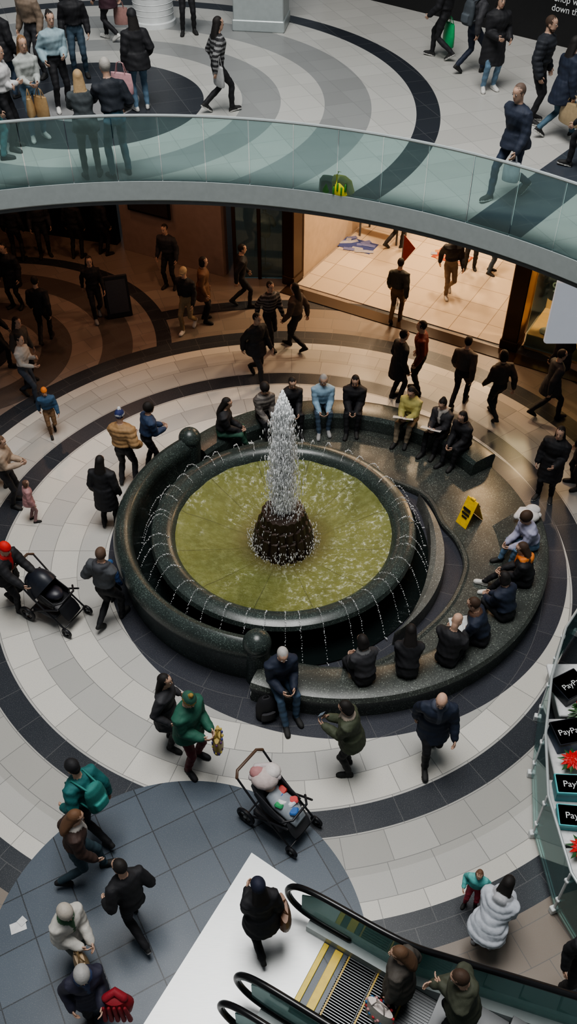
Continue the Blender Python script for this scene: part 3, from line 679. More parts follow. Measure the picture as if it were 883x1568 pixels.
P_('person_in_red_hat',24,930,hd=115,H=1.68,top=BK,pants=BK,hat=(.6,.02,.015),hs='short',bulk=.04,arms=('push','push'),lean=14,hem=.12,look=(0,20),scarf=(.45,.02,.02),pose='walk',stride=.15)
P_('person_in_black_coat',170,806,hd=10,H=1.66,top=BK,pants=BK,sole=WHT,hs='long',bulk=.035,hem=.35)
P_('man_in_tan_puffer_jacket',198,742,hd=15,H=1.76,top=(.33,.20,.095),pants=CHC,sole=WHT,hat=(.02,.03,.12),hatband=(.6,.6,.6),hs='pom',bulk=.055,puffer=True,arms=('fold','pocket'),fspread=.12)
P_('woman_in_navy_jacket',232,720,hd=60,H=1.62,top=(.02,.04,.09),pants=BK,hs='curly',bulk=.04,arms=('hold','hold'),lean=12)
P_('child_in_orange_hat',82,664,hd=160,H=1.2,top=(.03,.08,.15),pants=(.16,.09,.045),hat=(.6,.18,.03),hs='short',bulk=.035,pose='walk',stride=.15,vox=.018)
P_('woman_in_white_shirt',48,612,hd=110,H=1.68,top=(.5,.46,.42),pants=(.04,.05,.07),hs='bun',fem=True,arms=('phone','hold'),pose='walk',stride=.2)
P_('woman_in_beige_sweater',22,772,hd=95,H=1.66,top=(.36,.27,.2),pants=BK,hs='long',hair=(.12,.07,.04),fem=True,arms=('read','read'),bulk=.03,look=(0,25))
P_('child_in_pink_coat',52,798,hd=60,H=1.0,top=(.38,.2,.2),pants=(.3,.18,.18),hs='bob',hair=(.1,.05,.03),bulk=.035,hem=.12,vox=.02,fem=True)
P_('person_in_black_coat',2,745,hd=20,H=1.74,top=BK,pants=BK,hs='short',bulk=.04,hem=.2)
P_('woman_in_grey_jacket',45,585,hd=120,H=1.66,top=(.07,.06,.055),pants=BK,hs='long',fem=True,bulk=.03)
P_('person_in_black_hoodie',72,525,hd=0,top=BK,pants=BK,pose='walk',stride=.2,bulk=.03)
P_('person_in_black_coat',28,470,hd=200,top=BK,pants=BK,bulk=.04,hem=.3)
P_('person_in_dark_jacket',5,560,hd=90,top=BK,pants=BK,bulk=.03,pose='walk',stride=.2)
P_('woman_in_dark_outfit',150,488,hd=160,top=BK,pants=BK,shoe=(.3,.3,.3),hs='long',fem=True,pose='walk',stride=.15,H=1.7)
pal=[BK,CHC,NV,(.04,.025,.018),BK,(.025,.028,.022)]
for (u,v,hd,kw) in [(262,440,200,dict()),(290,505,-160,dict(top=BK,pants=(.3,.22,.13),hat=(.4,.3,.18),hs='cap',shoe=WHT,pose='walk',stride=.2)),
  (314,492,90,dict(top=(.15,.075,.04),hs='bob',hem=.25,fem=True)),(370,470,80,dict(pose='walk',stride=.2,hs='short')),(413,528,150,dict(pose='walk',stride=.26,stripes=(.15,.14,.14))),
  (454,535,-60,dict(pose='walk',stride=.24,top=(.07,.05,.04),hs='long')),(393,582,140,dict(pose='walk',stride=.34,top=BK,shoe=BK,sole=WHT,hem=.15,H=1.76)),
  (120,395,10,dict()),(160,390,40,dict()),(70,392,160,dict()),(30,400,0,dict(H=1.7)),
  (605,612,70,dict(hem=.3)),(638,600,-80,dict(top=(.13,.016,.016),hs='short')),(700,622,30,dict(pose='walk',stride=.2,top=(.07,.055,.05))),
  (755,642,-20,dict(hs='bob',top=(.04,.03,.025),pose='walk',stride=.18)),(832,640,80,dict(pose='walk',stride=.3,hem=.2)),(848,600,-30,dict(hem=.25)),
  (604,495,20,dict(pants=(.12,.07,.03),pose='walk',stride=.15)),(684,452,175,dict(pants=(.2,.15,.1),shoe=WHT,pose='walk',stride=.15)),
  (602,381,60,dict(pose='walk',stride=.2)),(718,412,190,dict(top=(.15,.03,.02))),(748,418,120,dict(pants=DN))]:
    k=dict(top=random.choice(pal),pants=(.016,.016,.02),bulk=.03,look=(0,10),H=1.68+random.random()*.1); k.update(kw)
    P_('shopper_in_dark_clothes',u,v,hd=hd,vox=.018,**k)
P_('person_in_long_black_coat',832,762,hd=-150,H=1.75,top=BK,pants=BK,sole=WHT,bulk=.04,hem=.4,hs='long',arms=('hold','down'))
P_('person_in_black_coat',880,745,hd=-90,H=1.72,top=BK,pants=BK,bulk=.04,hem=.2)
def seated(name,ang,r=3.42,out=False,z=.465,**k):
    t=rad(ang); x,y=O2[0]+r*math.cos(t),O2[1]+r*math.sin(t); hd=math.degrees(math.atan2(-math.cos(t),-math.sin(t)))
    if out: hd+=180
    hd+=k.pop('turn',0); d=dict(top=BK,pants=BK,bulk=.035,arms=('lap','lap'),seatz=(z-.125) if not out else z,lean=10,look=(0,22),H=1.7,fem=True); d.update(k)
    return P_(name,pos=(x,y,z),hd=hd,pose='sit',**d)
seated('woman_in_lilac_sweater',-9,top=(.33,.33,.44),pants=(.12,.2,.3),hs='curly',hair=HBR,turn=-25,lean=22)
b=B(); b.ell((0,0,.1),(.22,.16,.11),(.62,.6,.58)); b.ell((.1,.1,.16),(.14,.12,.08),(.55,.53,.52)); b.tube([(-.2,0,.08),(-.1,.12,.14),(.1,.14,.12),(.2,.02,.1)],.055,(.6,.58,.56)); b.obj('white_folded_coat',m_cloth,loc=(O2[0]+3.42*math.cos(rad(2)),O2[1]+3.42*math.sin(rad(2)),.46))
seated('woman_in_orange_scarf',-24,top=BK,pants=BK,shoe=WHT,scarf=(.7,.18,.03),hood=(.65,.2,.04),hs='long',hair=HBR,fy=.62,turn=-10,lean=16)
seated('woman_in_navy_coat',-39,top=NV,hs='bob',turn=15,lean=18)
seated('man_in_navy_coat',-50,top=NV,hair=HBR,hs='short',turn=-30,fem=False,lean=20,scarf=(.1,.05,.03),H=1.76)
_,h=seated('man_reading_papers',-63,top=BK,hs='bald',turn=60,fem=False,arms=('read','read'),look=(0,35),lean=14,H=1.78); paper((h[0]+h[1])/2+np.array([0,0,.05]),-10)
seated('woman_in_black_coat',-74,hs='long',lean=22,turn=20)
seated('woman_in_black_coat',-85,hs='bob',lean=14,top=CHC,scarf=(.15,.15,.15),turn=-20)
_,h=seated('man_in_navy_jacket',-107,r=3.5,out=True,turn=-38,top=NV,pants=DN,hs='short',hair=(.42,.4,.38),fem=False,H=1.8,fy=.5,look=(10,25),lean=14,arms=('hold','hold'))
seated('woman_in_black_jacket',41,top=BK,hs='bob',lean=16)
_,h=seated('woman_reading_leaflet',50,top=CHC,hs='bun',scarf=(.45,.43,.4),arms=('read','read'),look=(0,35)); paper((h[0]+h[1])/2+np.array([0,0,.04]),200)
_,h=seated('woman_in_yellow_jacket',62,top=(.46,.42,.15),pants=(.25,.2,.14),hs='long',arms=('read','read'),look=(0,35)); paper((h[0]+h[1])/2+np.array([0,0,.04]),190)
seated('person_in_black_coat',82,top=BK,hs='long',bulk=.05)
seated('person_in_light_blue_shirt',93,top=(.28,.42,.54),pants=(.05,.08,.12),hs='bob',hair=HG,fem=False,bulk=.03,shoe=(.3,.3,.3))
seated('person_in_black_jacket',104,top=BK,hs='short')
seated('person_in_patterned_jacket',114,top=(.08,.07,.065),hs='curly',stripes=(.2,.18,.16))
seated('woman_in_green_trousers',131,r=3.35,top=BK,pants=(.03,.09,.06),hs='long',shoe=WHT,turn=-45,fy=.5)
_,h=P_('man_at_railing',186,270,base=H2,hd=-28,H=1.84,top=(.012,.016,.024),pants=(.05,.12,.17),shoe=BK,hs='short',hair=(.35,.33,.3),bulk=.035,arms=('rail','pocket'),lean=12,fspread=.13)
P_('woman_at_railing',143,272,base=H2,hd=-15,H=1.68,top=(.05,.06,.065),pants=(.07,.07,.065),hs='long',hair=(.38,.26,.14),bulk=.03,arms=('rail','fold'),fem=True,lean=10,hem=.1)
_,h=P_('woman_with_pink_bag',218,168,base=H2,hd=-20,H=1.72,top=BK,pants=DNL,hat=BK,hs='long',bulk=.045,hem=.15,shoe=WHT,arms=('bag','pocket'),fem=True)
shopbag('pink_tote_bag',h[0]+np.array([-.05,-.12,.15]),(.6,.34,.36),20,(.42,.14,.36),.2)
_,h=P_('woman_in_striped_sweater',336,172,base=H2,hd=62,H=1.68,pose='walk',stride=.26,top=(.02,.02,.022),stripes=(.22,.22,.22),pants=BK,hs='long',hair=HB,sole=WHT,fem=True,arms=('side','down'),bulk=.03)
shopbag('white_tote_bag',h[1]+np.array([.05,.05,.35]),(.4,.4,.4),60,(.35,.12,.34),.2)
_,h=P_('man_in_tan_jacket',62,118,base=H2,hd=-150,top=(.2,.15,.11),pants=CHC,hs='short',H=1.8,bulk=.035)
P_('woman_in_pale_blue_sweater',98,168,base=H2,hd=150,top=(.28,.38,.42),pants=BK,hs='bun',fem=True,arms=('hold','pocket'),bulk=.04,shoe=WHT)
_,h=P_('woman_with_paper_bags',60,212,base=H2,hd=150,top=(.4,.42,.4),pants=DNL,hs='long',hair=(.2,.11,.05),fem=True,arms=('hold','hold'),shoe=WHT)
shopbag('brown_paper_bag',h[0]+np.array([0,0,-.05]),(.4,.26,.13),30,(.28,.14,.34)); shopbag('brown_paper_bag',h[1]+np.array([-.1,0,-.05]),(.42,.28,.14),80,(.26,.14,.3))
P_('woman_in_white_hoodie',22,228,base=H2,hd=100,top=(.55,.54,.54),pants=BK,hs='long',hair=(.22,.13,.07),fem=True,bulk=.035,arms=('fold','fold'),hood=(.5,.5,.5))
P_('person_in_teal_trousers',2,242,base=H2,hd=60,top=BK,pants=(.06,.18,.2),hs='long')
P_('man_in_black_jacket',125,118,base=H2,hd=170,top=BK,pants=(.04,.07,.1),bulk=.035)
P_('man_in_black_coat',16,150,base=H2,hd=20,top=BK,pants=(.03,.05,.08),hs='short',bulk=.04,hem=.2)
_,h=P_('woman_in_dark_dress',172,62,base=H2,hd=-60,top=(.05,.02,.03),pants=BK,hs='long',fem=True,hem=.2,pose='walk',stride=.2,shoe=WHT); shopbag('pink_shopping_bag',h[1],(.35,.2,.18),0)
P_('person_in_black_trousers',289,52,base=H2,hd=170,top=BK,pants=BK,fspread=.12)
P_('man_in_black_coat',105,60,base=H2,hd=80,top=BK,pants=CHC,bulk=.035)
_,h=P_('man_with_green_bag',674,90,base=H2,hd=-60,pose='walk',stride=.25,top=BK,pants=BK,sole=WHT,bulk=.035,arms=('fwd','bag')); shopbag('green_shopping_bag',h[1]+np.array([.05,-.1,.05]),(.03,.36,.13),70,(.36,.18,.44))
_,h=P_('person_in_grey_coat',718,112,base=H2,hd=60,pose='walk',stride=.3,top=CHC,pants=NV,bulk=.035,backpack=(.05,.06,.07))
P_('woman_in_long_black_coat',746,138,base=H2,hd=170,H=1.75,top=BK,pants=DNL,shoe=WHT,bulk=.045,hem=.42,hs='long',fem=True,arms=('pocket','hold'))
P_('man_in_black_puffer_jacket',812,186,base=H2,hd=120,H=1.8,top=(.018,.021,.028),pants=BK,sole=WHT,bulk=.05,puffer=True,hs='short',hair=HBR,beard=True)
_,h=P_('man_in_navy_suit',775,302,base=H2,hd=-125,H=1.82,pose='walk',stride=.36,top=(.02,.027,.048),pants=(.02,.032,.065),sole=WHT,hs='short',hair=(.12,.08,.06),bulk=.035,lean=8,hem=.08,look=(0,15)); shopbag('white_plastic_bag',h[0]+np.array([.0,.02,.05]),(.4,.42,.45),30,(.25,.12,.3))
_,h=P_('woman_in_navy_coat',848,210,base=H2,hd=70,pose='walk',stride=.36,top=NV,pants=(.06,.12,.17),sole=WHT,bulk=.04,hem=.25,arms=('down','bag'),hs='long'); shopbag('tan_shopping_bag',h[1]+np.array([.0,-.05,.1]),(.36,.27,.16),60,(.5,.18,.34))
P_('person_in_black_coat',888,262,base=H2,hd=-60,pose='walk',stride=.26,top=BK,pants=BK,sole=WHT)
b=B(); b.loft([(0,0,0),(0,0,.05),(0,0,.2),(0,0,.27)],[.13,.15,.14,.09],[.1,.11,.1,.03],(1,0,0),(0,1,0),(.03,.12,.025),n=16); b.loft([(.25,0,0),(.25,0,.05),(.22,0,.22),(.2,0,.3)],[.16,.2,.18,.1],[.12,.14,.11,.03],(1,0,0),(0,1,0),(.72,.66,.02),n=16)
for k in range(4): b.box((.13+k*.065,-.13,.1+.06*(k%2)),(.03,.02,.13),(.04,.22,.03),tilt=-.1)
for x in(.2,): b.tube([(x-.06,0,.27),(x-.03,0,.36),(x+.03,0,.36),(x+.06,0,.27)],.01,(.5,.5,.03))
pb=W(502,304,H2)+np.array([0,.24,.0]); b.obj('green_and_yellow_bag',m_prop,loc=tuple(pb),rz=-.3)

# ---------------------------------------------------------------- strollers
def stroller(name,p,hd,seatc,can,frame,baby,blanket):
    b=B(); t=b.tube
    for sx in(-.27,.27):
        t([(sx,-.55,1.02),(sx,-.2,.62),(sx,.35,.16)],.016,frame,n=8); t([(sx,.3,.62),(sx,-.1,.4),(sx,-.42,.17)],.016,frame,n=8)
        b.torus((sx*1.05,-.42,.155),.125,.03,(1,0,0),BK,n=24); b.torus((sx*1.05,.38,.1),.075,.026,(1,0,0),BK,n=20)
        for k in range(6):
            q=k*pi/3; t([(sx*1.05,-.42,.155),(sx*1.05,-.42+.12*math.cos(q),.155+.12*math.sin(q))],.008,(.2,.2,.2),n=5)
        b.ell((sx*1.05,-.42,.155),.035,(.2,.2,.2)); b.ell((sx*1.05,.38,.1),.03,(.2,.2,.2))
    t([(-.27,-.55,1.02),(-.2,-.6,1.06),(.2,-.6,1.06),(.27,-.55,1.02)],.022,BR,n=8)
    t([(-.27,-.42,.17),(.27,-.42,.17)],.012,frame); t([(-.27,.36,.2),(.27,.36,.2)],.012,frame)
    b.box((0,-.1,.26),(.46,.5,.1),CHC,bev=.03)
    for (y0,z0,y1,z1,w) in ((-.38,.88,-.12,.5,.21),(-.12,.5,.2,.48,.21),(.2,.48,.36,.26,.18)):
        b.loft([(0,y0,z0),(0,y0*.7+y1*.3,z0*.7+z1*.3),(0,y0*.3+y1*.7,z0*.3+z1*.7),(0,y1,z1)],[w*.9,w,w,w*.9],[.03,.045,.045,.03],(1,0,0),nrm(np.cross((1,0,0),(0,y1-y0,z1-z0))),seatc)
    for sx in(-.2,.2): b.loft([(sx,-.3,.8),(sx,-.1,.6),(sx,.15,.54)],[.02,.025,.02],[.05,.12,.06],(1,0,0),(0,.3,1),seatc)
    R=[]
    for i in range(9):
        a=rad(150-i*12.5); rr=.36
        R.append(np.array([(.25*math.cos(q),-.2+rr*math.cos(a)*(math.sin(q)),.58+rr*1.25*math.sin(a)*math.sin(q)) for q in np.linspace(0,pi,13)]))
    if can is not None: b.rings(R,can,caps=False,closed=False)
    t([(-.25,.2,.66),(-.15,.3,.68),(.15,.3,.68),(.25,.2,.66)],.018,BK)
    if baby:
        b.ell((0,-.22,.80),(.085,.085,.095),SK,n=16,m=10); b.ell((0,-.26,.84),(.095,.09,.095),blanket[0])
        b.loft([(0,-.18,.7),(0,-.05,.62),(0,.15,.58),(0,.32,.46)],[.12,.15,.15,.11],[.07,.1,.09,.06],(1,0,0),(0,.2,1),blanket[1],n=16)
        for k,cc in enumerate(((.5,.05,.04),(.04,.12,.4),(.7,.7,.7),(.05,.3,.12),(.6,.1,.1),(.6,.6,.65),(.05,.15,.4))):
            b.box((-.1+.06*(k%4),-.08+.1*(k//2),.70-.02*(k//2)),(.12,.12,.05),cc,rz=k*.6,bev=.02,tilt=-.25)
    else:
        b.ell((0,-.02,.62),(.15,.2,.09),blanket[0])
    return b.obj(name,m_prop,loc=tuple(p),rz=-rad(hd))
stroller('baby_stroller',W(432,1262),128,CHC,None,BK,True,((.6,.5,.48),(.3,.33,.36)))
b=B(); b.ell((0,0,0),(.2,.18,.12),(.5,.42,.4)); b.ell((.1,.06,.06),(.12,.12,.09),(.6,.56,.54)); b.ell((-.1,.05,.05),(.11,.1,.08),(.42,.2,.2)); b.tube([(-.18,0,.0),(-.12,.12,.08),(.1,.14,.08),(.18,0,.02)],.045,(.5,.45,.45)); b.obj('blanket_bundle',m_cloth,loc=tuple(W(403,1188,.95)+np.array([.02,.0,-.05])))
stroller('baby_stroller',W(92,945),118,BK,(.014,.017,.026),BK,False,((.02,.02,.03),BK))
b=B(); b.loft([(0,0,0),(0,0,.04),(0,0,.25),(0,0,.42),(0,0,.48)],[.13,.17,.17,.13,.06],[.09,.12,.12,.09,.04],(1,0,0),(0,1,0),BK,n=18); b.loft([(0,-.12,.08),(0,-.13,.24)],[.12,.11],[.04,.03],(1,0,0),(0,1,0),(.02,.02,.025)); b.tube([(-.05,0,.46),(0,0,.54),(.05,0,.46)],.012,BK); b.obj('black_rucksack',m_cloth,loc=tuple(W(408,1096)),rz=.3)
b=B(); b.box((0,0,.004),(.2,.14,.005),(.6,.6,.6),bev=.001); b.box((.06,.05,.012),(.1,.1,.004),(.55,.55,.55),rz=.5,bev=.001); b.obj('paper_scrap',m_prop,loc=tuple(W(28,1420)),rz=.4,smooth=False)

# ---------------------------------------------------------------- escalators
Ea=np.array([.866,-.5]); En=np.array([-.5,-.866]); E0=np.array([-.02,4.97])
erot=math.atan2(Ea[1],Ea[0])
def epath(s): return 0 if s<1.6 else (s-1.6)*.577
def esc(name,off,tag):
    root=empty(name,(*(E0+En*off),0)); root.rotation_euler=(0,0,erot)
    SM=7.5
    def strip(nm,y0,y1,f0,f1,mat,s0=0,s1=SM,n=30,zmin=0):
        b=B(); ss=np.linspace(s0,s1,n); 
        R=[np.array([(s,y0,f0(s)),(s,y1,f0(s)),(s,y1,f1(s)),(s,y0,f1(s))]) for s in ss]; b.rings(R,WH); o=b.obj(nm,mat,parent=root,smooth=False); bm_fix(o)
    for k,y in enumerate((0,-1.2)):
        oy=.26 if (k==0 and off==0) else .15
        strip('deck_%d'%k,y-.12,y+oy,lambda s:max(0.0,epath(s)-.9),lambda s:epath(s)+.16,m_satin,.35)
        if k==0 and off==0: strip('deck_edge',y+.22,y+.30,lambda s:epath(s)+.10,lambda s:epath(s)+.24,m_white,.35)
        strip('glass_%d'%k,y-.008,y+.008,lambda s:epath(s)+.15,lambda s:epath(s)+.9-(.0 if s>.45 else (.45-s)*.9),m_glass3,.22)
        pts=[(.9,y,.2),(.35,y,.2),(.12,y,.3),(0,y,.5),(.03,y,.72),(.18,y,.88),(.42,y,.94),(.8,y,.95),(1.3,y,.95)]+[(s,y,epath(s)+.95) for s in np.linspace(1.7,SM,14)]
        for _ in range(2):
            q=[pts[0]]
            for a_,b_ in zip(pts[:-1],pts[1:]):
                a_=np.array(a_);b_=np.array(b_); q+=[tuple(a_*.75+b_*.25),tuple(a_*.25+b_*.75)]
            pts=q+[pts[-1]]
        b=B(); b.tube(pts,.04,WH,n=10); b.obj('handrail_%d'%k,m_rub,parent=root)
        b=B(); b.tube([(p[0]+(.0),p[1]+(.02 if k==0 else -.0),p[2]-.055 if p[2]>.6 else p[2]+.0) for p in pts if p[2]>.6],.034,WH,n=8); b.obj('rail_guide_%d'%k,m_satin,parent=root)
    mt=pbr('step_tread',(.14,.145,.15),.45,.5); 
    b=B(); b2=B(); b3=B()
    for i in range(15):
        s=.95+i*.4; z=epath(s+.2)
        b.box((s+.2,-.6,z-.12+.0),(.395,.96,.24 if z<.3 else .5),(1,1,1),bev=.004)
        for j in range(30): b3.box((s+.2,-.6-.46+j*.032,z+.006),(.38,.012,.012),(1,1,1),bev=.001)
        b2.box((s+.03,-.6,z+.012),(.022,.96,.014),(.5,.32,.03),bev=.002)
    b.obj('steps',mt,parent=root,smooth=False); b3.obj('tread_ridges',m_steeld,parent=root,smooth=False)
    b2.box((.66,-.6,.018),(.07,.94,.012),(.75,.55,.03)); b2.box((.84,-.6,.02),(.11,.94,.014),(.75,.52,.03)); b2.obj('safety_lines',m_prop,parent=root,smooth=False)
    strip('truss',-1.06,-.14,lambda s:max(0.005,epath(s)-.9),lambda s:max(.01,epath(s)-.3),m_steeld,1.6)
    return root
esc('escalator',0,'a'); esc('escalator',1.55,'b')
m_pl,nt,bb=newmat('landing_plate_metal'); co=objco(nt); s=nt.nodes.new('ShaderNodeMapping'); nt.links.new(co,s.inputs[0]); s.inputs['Scale'].default_value=(2,60,1)
f=noise(nt,3,4,s.outputs[0]); val(nt,bb.inputs['Base Color'],MIX(nt,f,(.44,.45,.45),(.6,.61,.61))); bb.inputs['Metallic'].default_value=.5; bb.inputs['Roughness'].default_value=.42
pl=lambda a,n_: tuple(E0+Ea*a+En*n_)
quadslab('landing_plate',[pl(-.8,-.42),pl(.62,-.3),pl(.62,3.3),pl(-.8,3.3)],.001,.012,m_pl)
def rider(s,off,**k):
    p=E0+Ea*s+En*off; z=epath(math.floor((s-.95)/.4)*.4+.95+.2)+.014
    return P_(k.pop('name'),pos=(p[0],p[1],z),**k)
_,h=rider(1.70,.36,name='woman_with_gift_bags',hd=-60,H=1.66,top=(.08,.07,.06),pants=BK,hs='long',hair=(.12,.065,.035),bulk=.04,hem=.2,arms=('bag','pocket'),fem=True,look=(-20,25))
shopbag('floral_gift_bag',h[0]+np.array([-.08,-.06,.12]),(.55,.48,.44),40,(.34,.18,.3),.12,[(.5,.05,.06),(.05,.15,.3),(.6,.3,.3)])
rider(2.42,.42,name='man_in_olive_jacket',hd=-75,H=1.72,top=(.055,.06,.04),pants=BK,hs='short',hair=HBR,bulk=.05,hem=.08,hood=(.06,.065,.042),arms=('fold','hold'),look=(0,30),lean=8)

# ---------------------------------------------------------------- kiosk with glass barrier
kb=empty('kiosk_glass_barrier')
pts=[(5.4,10.05),(4.75,9.5),(4.2,8.75),(3.8,7.85),(3.52,6.9),(3.37,5.98),(3.44,4.95),(3.75,4.15),(4.4,3.6)]
for i,(p,q) in enumerate(zip(pts[:-1],pts[1:])):
    p=np.array(p);q=np.array(q);d=q-p;L=np.linalg.norm(d)
    b=B(); b.box((0,0,.6),(L-.05,.016,1.0),WH,bev=.001); b.obj('pane_%d'%i,m_glass2,loc=(*((p+q)/2),0),rz=math.atan2(d[1],d[0]),parent=kb,smooth=False)
    b=B(); b.box((0,0,.06),(.08,.12,.12),WH); b.tube([(0,0,.05),(0,0,1.08)],.022,WH,n=8); b.box((0,0,.9),(.07,.07,.05),WH); b.box((0,0,.35),(.07,.07,.05),WH); b.obj('post_%d'%i,m_white,loc=(*p,0),rz=math.atan2(d[1],d[0]),parent=kb,smooth=False)
b=B(); b.tube([(*p,1.12) for p in pts],.02,WH,n=8); b.obj('top_rail',m_satin,parent=kb)
CT=.38
b=B()
for (x,y,sx,sy,col) in ((4.5,8.15,.95,.95,(.7,.7,.7)),(4.25,7.15,1.0,.95,(.7,.7,.7)),(4.15,6.15,1.15,.95,(.7,.7,.7)),(4.2,5.15,1.15,.95,(.7,.7,.7))):
    b.box((x,y,CT/2-.03),(sx-.1,sy-.06,CT-.06),(.5,.5,.5)); b.box((x,y,CT-.03),(sx,sy,.06),col,bev=.015)
b.obj('display_counter',m_prop,smooth=False)
TL=(.03,.28,.32); KB=(.008,.01,.018)
def pbox(x,y,sx,sy,sz,col,lid,txt,rz=0):
    b=B(); b.box((0,0,sz/2),(sx,sy,sz),col,bev=.008); b.box((0,0,sz-.03),(sx+.02,sy+.02,.06),lid,bev=.008)
    o=b.obj('display_box',m_prop,loc=(x,y,CT+.004),rz=rz,smooth=False)
    if txt: text(txt,.13,(0,-.05,sz+.003),(0,0,0),m_white,o)
    return o
pbox(4.25,8.1,.45,.4,.2,KB,KB,'PayPal',.5); pbox(4.02,7.25,.42,.38,.25,(.01,.04,.1),KB,'PayPal',.2); pbox(3.92,6.42,.5,.28,.24,TL,(.12,.55,.57),'PayPal',-.05)
pbox(3.88,6.0,.5,.3,.15,TL,(.10,.5,.53),'PayPal',-.1); pbox(3.95,4.95,.45,.4,.28,(.4,.4,.42),(.6,.6,.6),'',.2)
def tree(p,h_,name='christmas_tree'):
    b=B(); b.loft([(0,0,0),(0,0,.12)],[.07,.09],[.07,.09],(1,0,0),(0,1,0),(.25,.02,.02)); b.tube([(0,0,.1),(0,0,h_)],[.02,.008],(.06,.03,.02))
    for k in range(300):
        q=random.random()**1.3; z=.14+q*(h_-.16); r_=(1-q)*h_*.30+.02; a=random.random()*2*pi
        b.tube([(0,0,z+.05),(r_*.6*math.cos(a),r_*.6*math.sin(a),z+.01),(r_*math.cos(a),r_*math.sin(a),z-.03)],[.012,.018,.006],(.02+.02*random.random(),.07+.06*random.random(),.025),n=5,cap=False)
    for k in range(34):
        q=random.random(); a=random.random()*2*pi; r_=(1-q)*h_*.28+.02; b.ell((r_*math.cos(a),r_*math.sin(a),.14+q*(h_-.18)),.03,[(.6,.02,.02),(.6,.4,.1),(.6,.05,.04)][k%3],n=8,m=6)
    return b.obj(name,m_prop,loc=p)
tree((4.36,7.55,CT),.85); tree((4.25,5.45,CT),.6)
def poin(p):
    b=B(); b.loft([(0,0,0),(0,0,.14)],[.07,.1],[.07,.1],(1,0,0),(0,1,0),(.4,.3,.08))
    for k in range(34):
        a=k*2.4; r_=.06+.14*(k/34); z=.22-.05*(k/34)
        d=np.array([math.cos(a),math.sin(a),-.15]); s_=np.array([-math.sin(a),math.cos(a),0])
        c0=np.array([0,0,z]); cm=c0+d*r_*.6; ce=c0+d*r_*1.2
        b.add([c0,cm+s_*.035,ce,cm-s_*.035,cm+np.array([0,0,.015])],[(0,1,4),(1,2,4),(2,3,4),(3,0,4)],(.6,.012,.012) if k<26 else (.03,.1,.03))
    return b.obj('poinsettia_plant',m_prop,loc=p,smooth=False)
poin((4.0,6.83,CT)); poin((3.84,5.55,CT)); poin((4.4,6.25,CT))

# ---------------------------------------------------------------- shop contents
def mannequin(p,col,rz=0):
    b=B(); mannequin_geo(b,(0,0,0),col); return b.obj('shirt_mannequin',m_prop,loc=p,rz=rz)
mannequin((-.6,21.7,.0),(.4,.38,.36),ra)
def rack(p,rz,cols,name='clothes_rack'):
    b=B(); t=b.tube
    for x in(-.7,.7): t([(x,0,.03),(x,0,1.4)],.018,(.3,.3,.3)); t([(x,-.25,.03),(x,.25,.03)],.02,(.3,.3,.3))
    t([(-.7,0,1.4),(.7,0,1.4)],.016,(.3,.3,.3))
    for k in range(16):
        x=-.62+k*.083; c=cols[k%len(cols)]; b.loft([(x,0,.6),(x,0,.9),(x,0,1.25),(x,0,1.36)],[.02,.024,.024,.01],[.2,.2,.23,.05],(1,0,0),(0,1,0),c,n=10)
    return b.obj(name,m_prop,loc=p,rz=rz)
cA=[(.4,.05,.05),(.5,.5,.48),(.03,.05,.2),(.02,.02,.02)]
rack((*sp(1.0,6.4),.02),ra,cA); rack((*sp(3.4,6.4),.02),ra,cA[::-1]); rack((*sp(5.1,3.9),.02),ra+1.57,[(.5,.2,.05),(.5,.5,.48)])
def table(p,rz):
    b=B(); b.box((0,0,.72),(1.2,.7,.05),(.3,.22,.16))
    for x in(-.55,.55):
        for y in(-.3,.3): b.box((x,y,.35),(.05,.05,.7),(.1,.1,.1))
    for k in range(8): b.box((-.42+.28*(k%4),-.17+.34*(k//4),.79),(.22,.26,.09),cA[k%4],bev=.02)
    return b.obj('display_table',m_prop,loc=p,rz=rz,smooth=False)
table((*sp(.85,3.4),.02),ra)
def rug(p,rz,c1,c2):
    b=B(); b.box((0,0,.004),(.95,.6,.008),c1,bev=.002)
    for k in range(14): b.box((-.5+random.random()*1.0,-.32+random.random()*.64,.009+.0004*k),(.3*random.random()+.12,.14,.004),c2 if k%2 else (.3,.3,.34),rz=random.random(),bev=.001)
    return b.obj('floor_graphic',m_prop,loc=p,rz=rz,smooth=False)
rug((*W(548,376,.02)[:2],.021),-.5,(.03,.05,.18),(.12,.14,.3)); rug((*W(692,394,.02)[:2],.021),-.6,(.3,.05,.02),(.4,.18,.08))
b=B(); b.tube([(0,0,.02),(0,0,1.9)],.012,(.3,.3,.3)); b.ell((0,0,.02),(.16,.16,.02),(.1,.1,.1))
b.add([(0.01,0,1.9),(.3,.02,1.55),(.01,0,1.15),(.01,.02,1.9),(.3,.04,1.55),(.01,.02,1.15)],[(0,1,2),(5,4,3),(0,3,4,1),(1,4,5,2)],(.45,.06,.03)); b.obj('red_pennant_stand',m_prop,loc=tuple(W(608,470)),smooth=False)
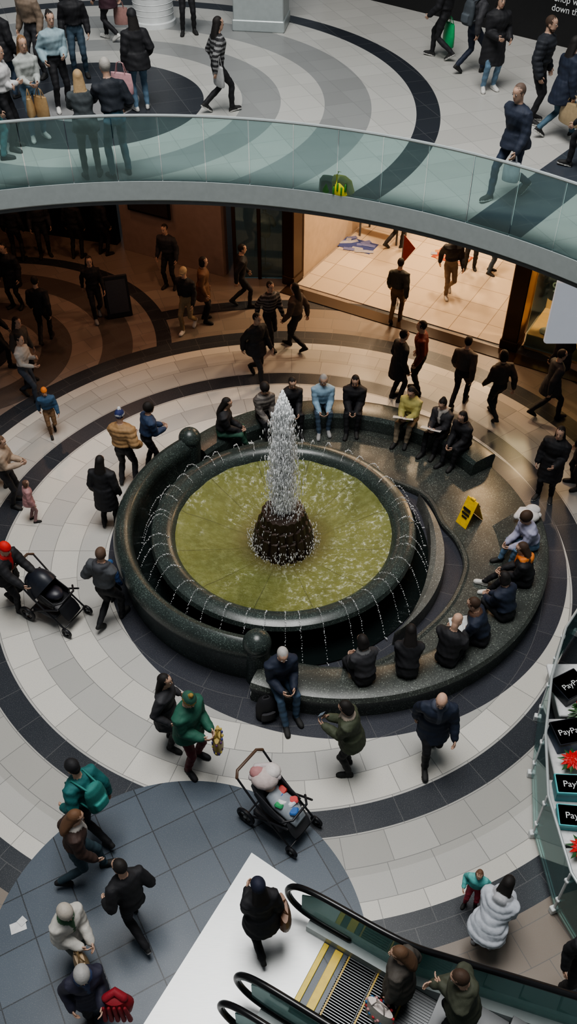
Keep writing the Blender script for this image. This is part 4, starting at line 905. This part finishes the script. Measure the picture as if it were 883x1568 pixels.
m_sign,nt,bb=newmat('sign_face_added_glow'); val(nt,bb.inputs['Base Color'],MIX(nt,noise(nt,3,2,objco(nt)),(.55,.57,.6),(.65,.67,.7))); bb.inputs['Emission Color'].default_value=(.8,.85,.95,1); bb.inputs['Emission Strength'].default_value=.28  # plain sign board; faint emission added to brighten it beneath the slab
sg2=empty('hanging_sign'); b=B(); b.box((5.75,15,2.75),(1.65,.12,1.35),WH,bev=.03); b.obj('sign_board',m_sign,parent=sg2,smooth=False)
b=B(); b.tube([(5.2,15,3.4),(5.2,15,top)],.015,(.2,.2,.2)); b.tube([(6.3,15,3.4),(6.3,15,top)],.015,(.2,.2,.2)); b.obj('hanger_rods',m_prop,parent=sg2)
b=B()
for s_ in(-1,1): b.box((0,s_*.14,.5),(.6,.03,1.0),BK,bev=.01,tilt=s_*.25); b.box((0,s_*.16,.52),(.48,.012,.8),(.05,.05,.06),bev=.002,tilt=s_*.25)
b.obj('a_frame_sign',m_prop,loc=tuple(W(182,478)),rz=.3,smooth=False)

# ---------------------------------------------------------------- lights
def area(name,loc,size,power,col=(1,1,1),rot=(0,0,0),sy=None):
    l=bpy.data.lights.new(name,'AREA'); l.energy=power; l.color=col; l.size=size
    if sy: l.shape='RECTANGLE'; l.size_y=sy
    o=bpy.data.objects.new(name,l); bpy.context.collection.objects.link(o); o.location=loc; o.rotation_euler=rot; return o
area('skylight',(-1,8.5,25),11,5700,(1.0,.985,.96),(0,0,0))
for a_,b_ in ((1.2,2.0),(3.6,2.0),(1.5,5),(4,5)): area('shop_ceiling_lamp',(*sp(a_,b_),top-.1),.5,210,(1,.72,.45))
area('display_lamp',(*sp(6.6,.75),3.6),.4,260,(1,.66,.36))
for (x,y,e) in ((-2,18.5,36),(2,17.6,34),(5.5,15.5,26),(-6,19,28),(-9,16.5,18),(-4.5,21.3,22)): area('downlight',(x,y,top-.05),.3,e,(1,.55,.34))
w=bpy.data.worlds.new('world'); bpy.context.scene.world=w; w.use_nodes=True
bg=w.node_tree.nodes['Background']; bg.inputs[0].default_value=(.75,.84,.92,1); bg.inputs[1].default_value=.18
try: bpy.context.scene.view_settings.look='AgX - Medium High Contrast'
except Exception as e: print(e)
print('objects',len(bpy.data.objects))
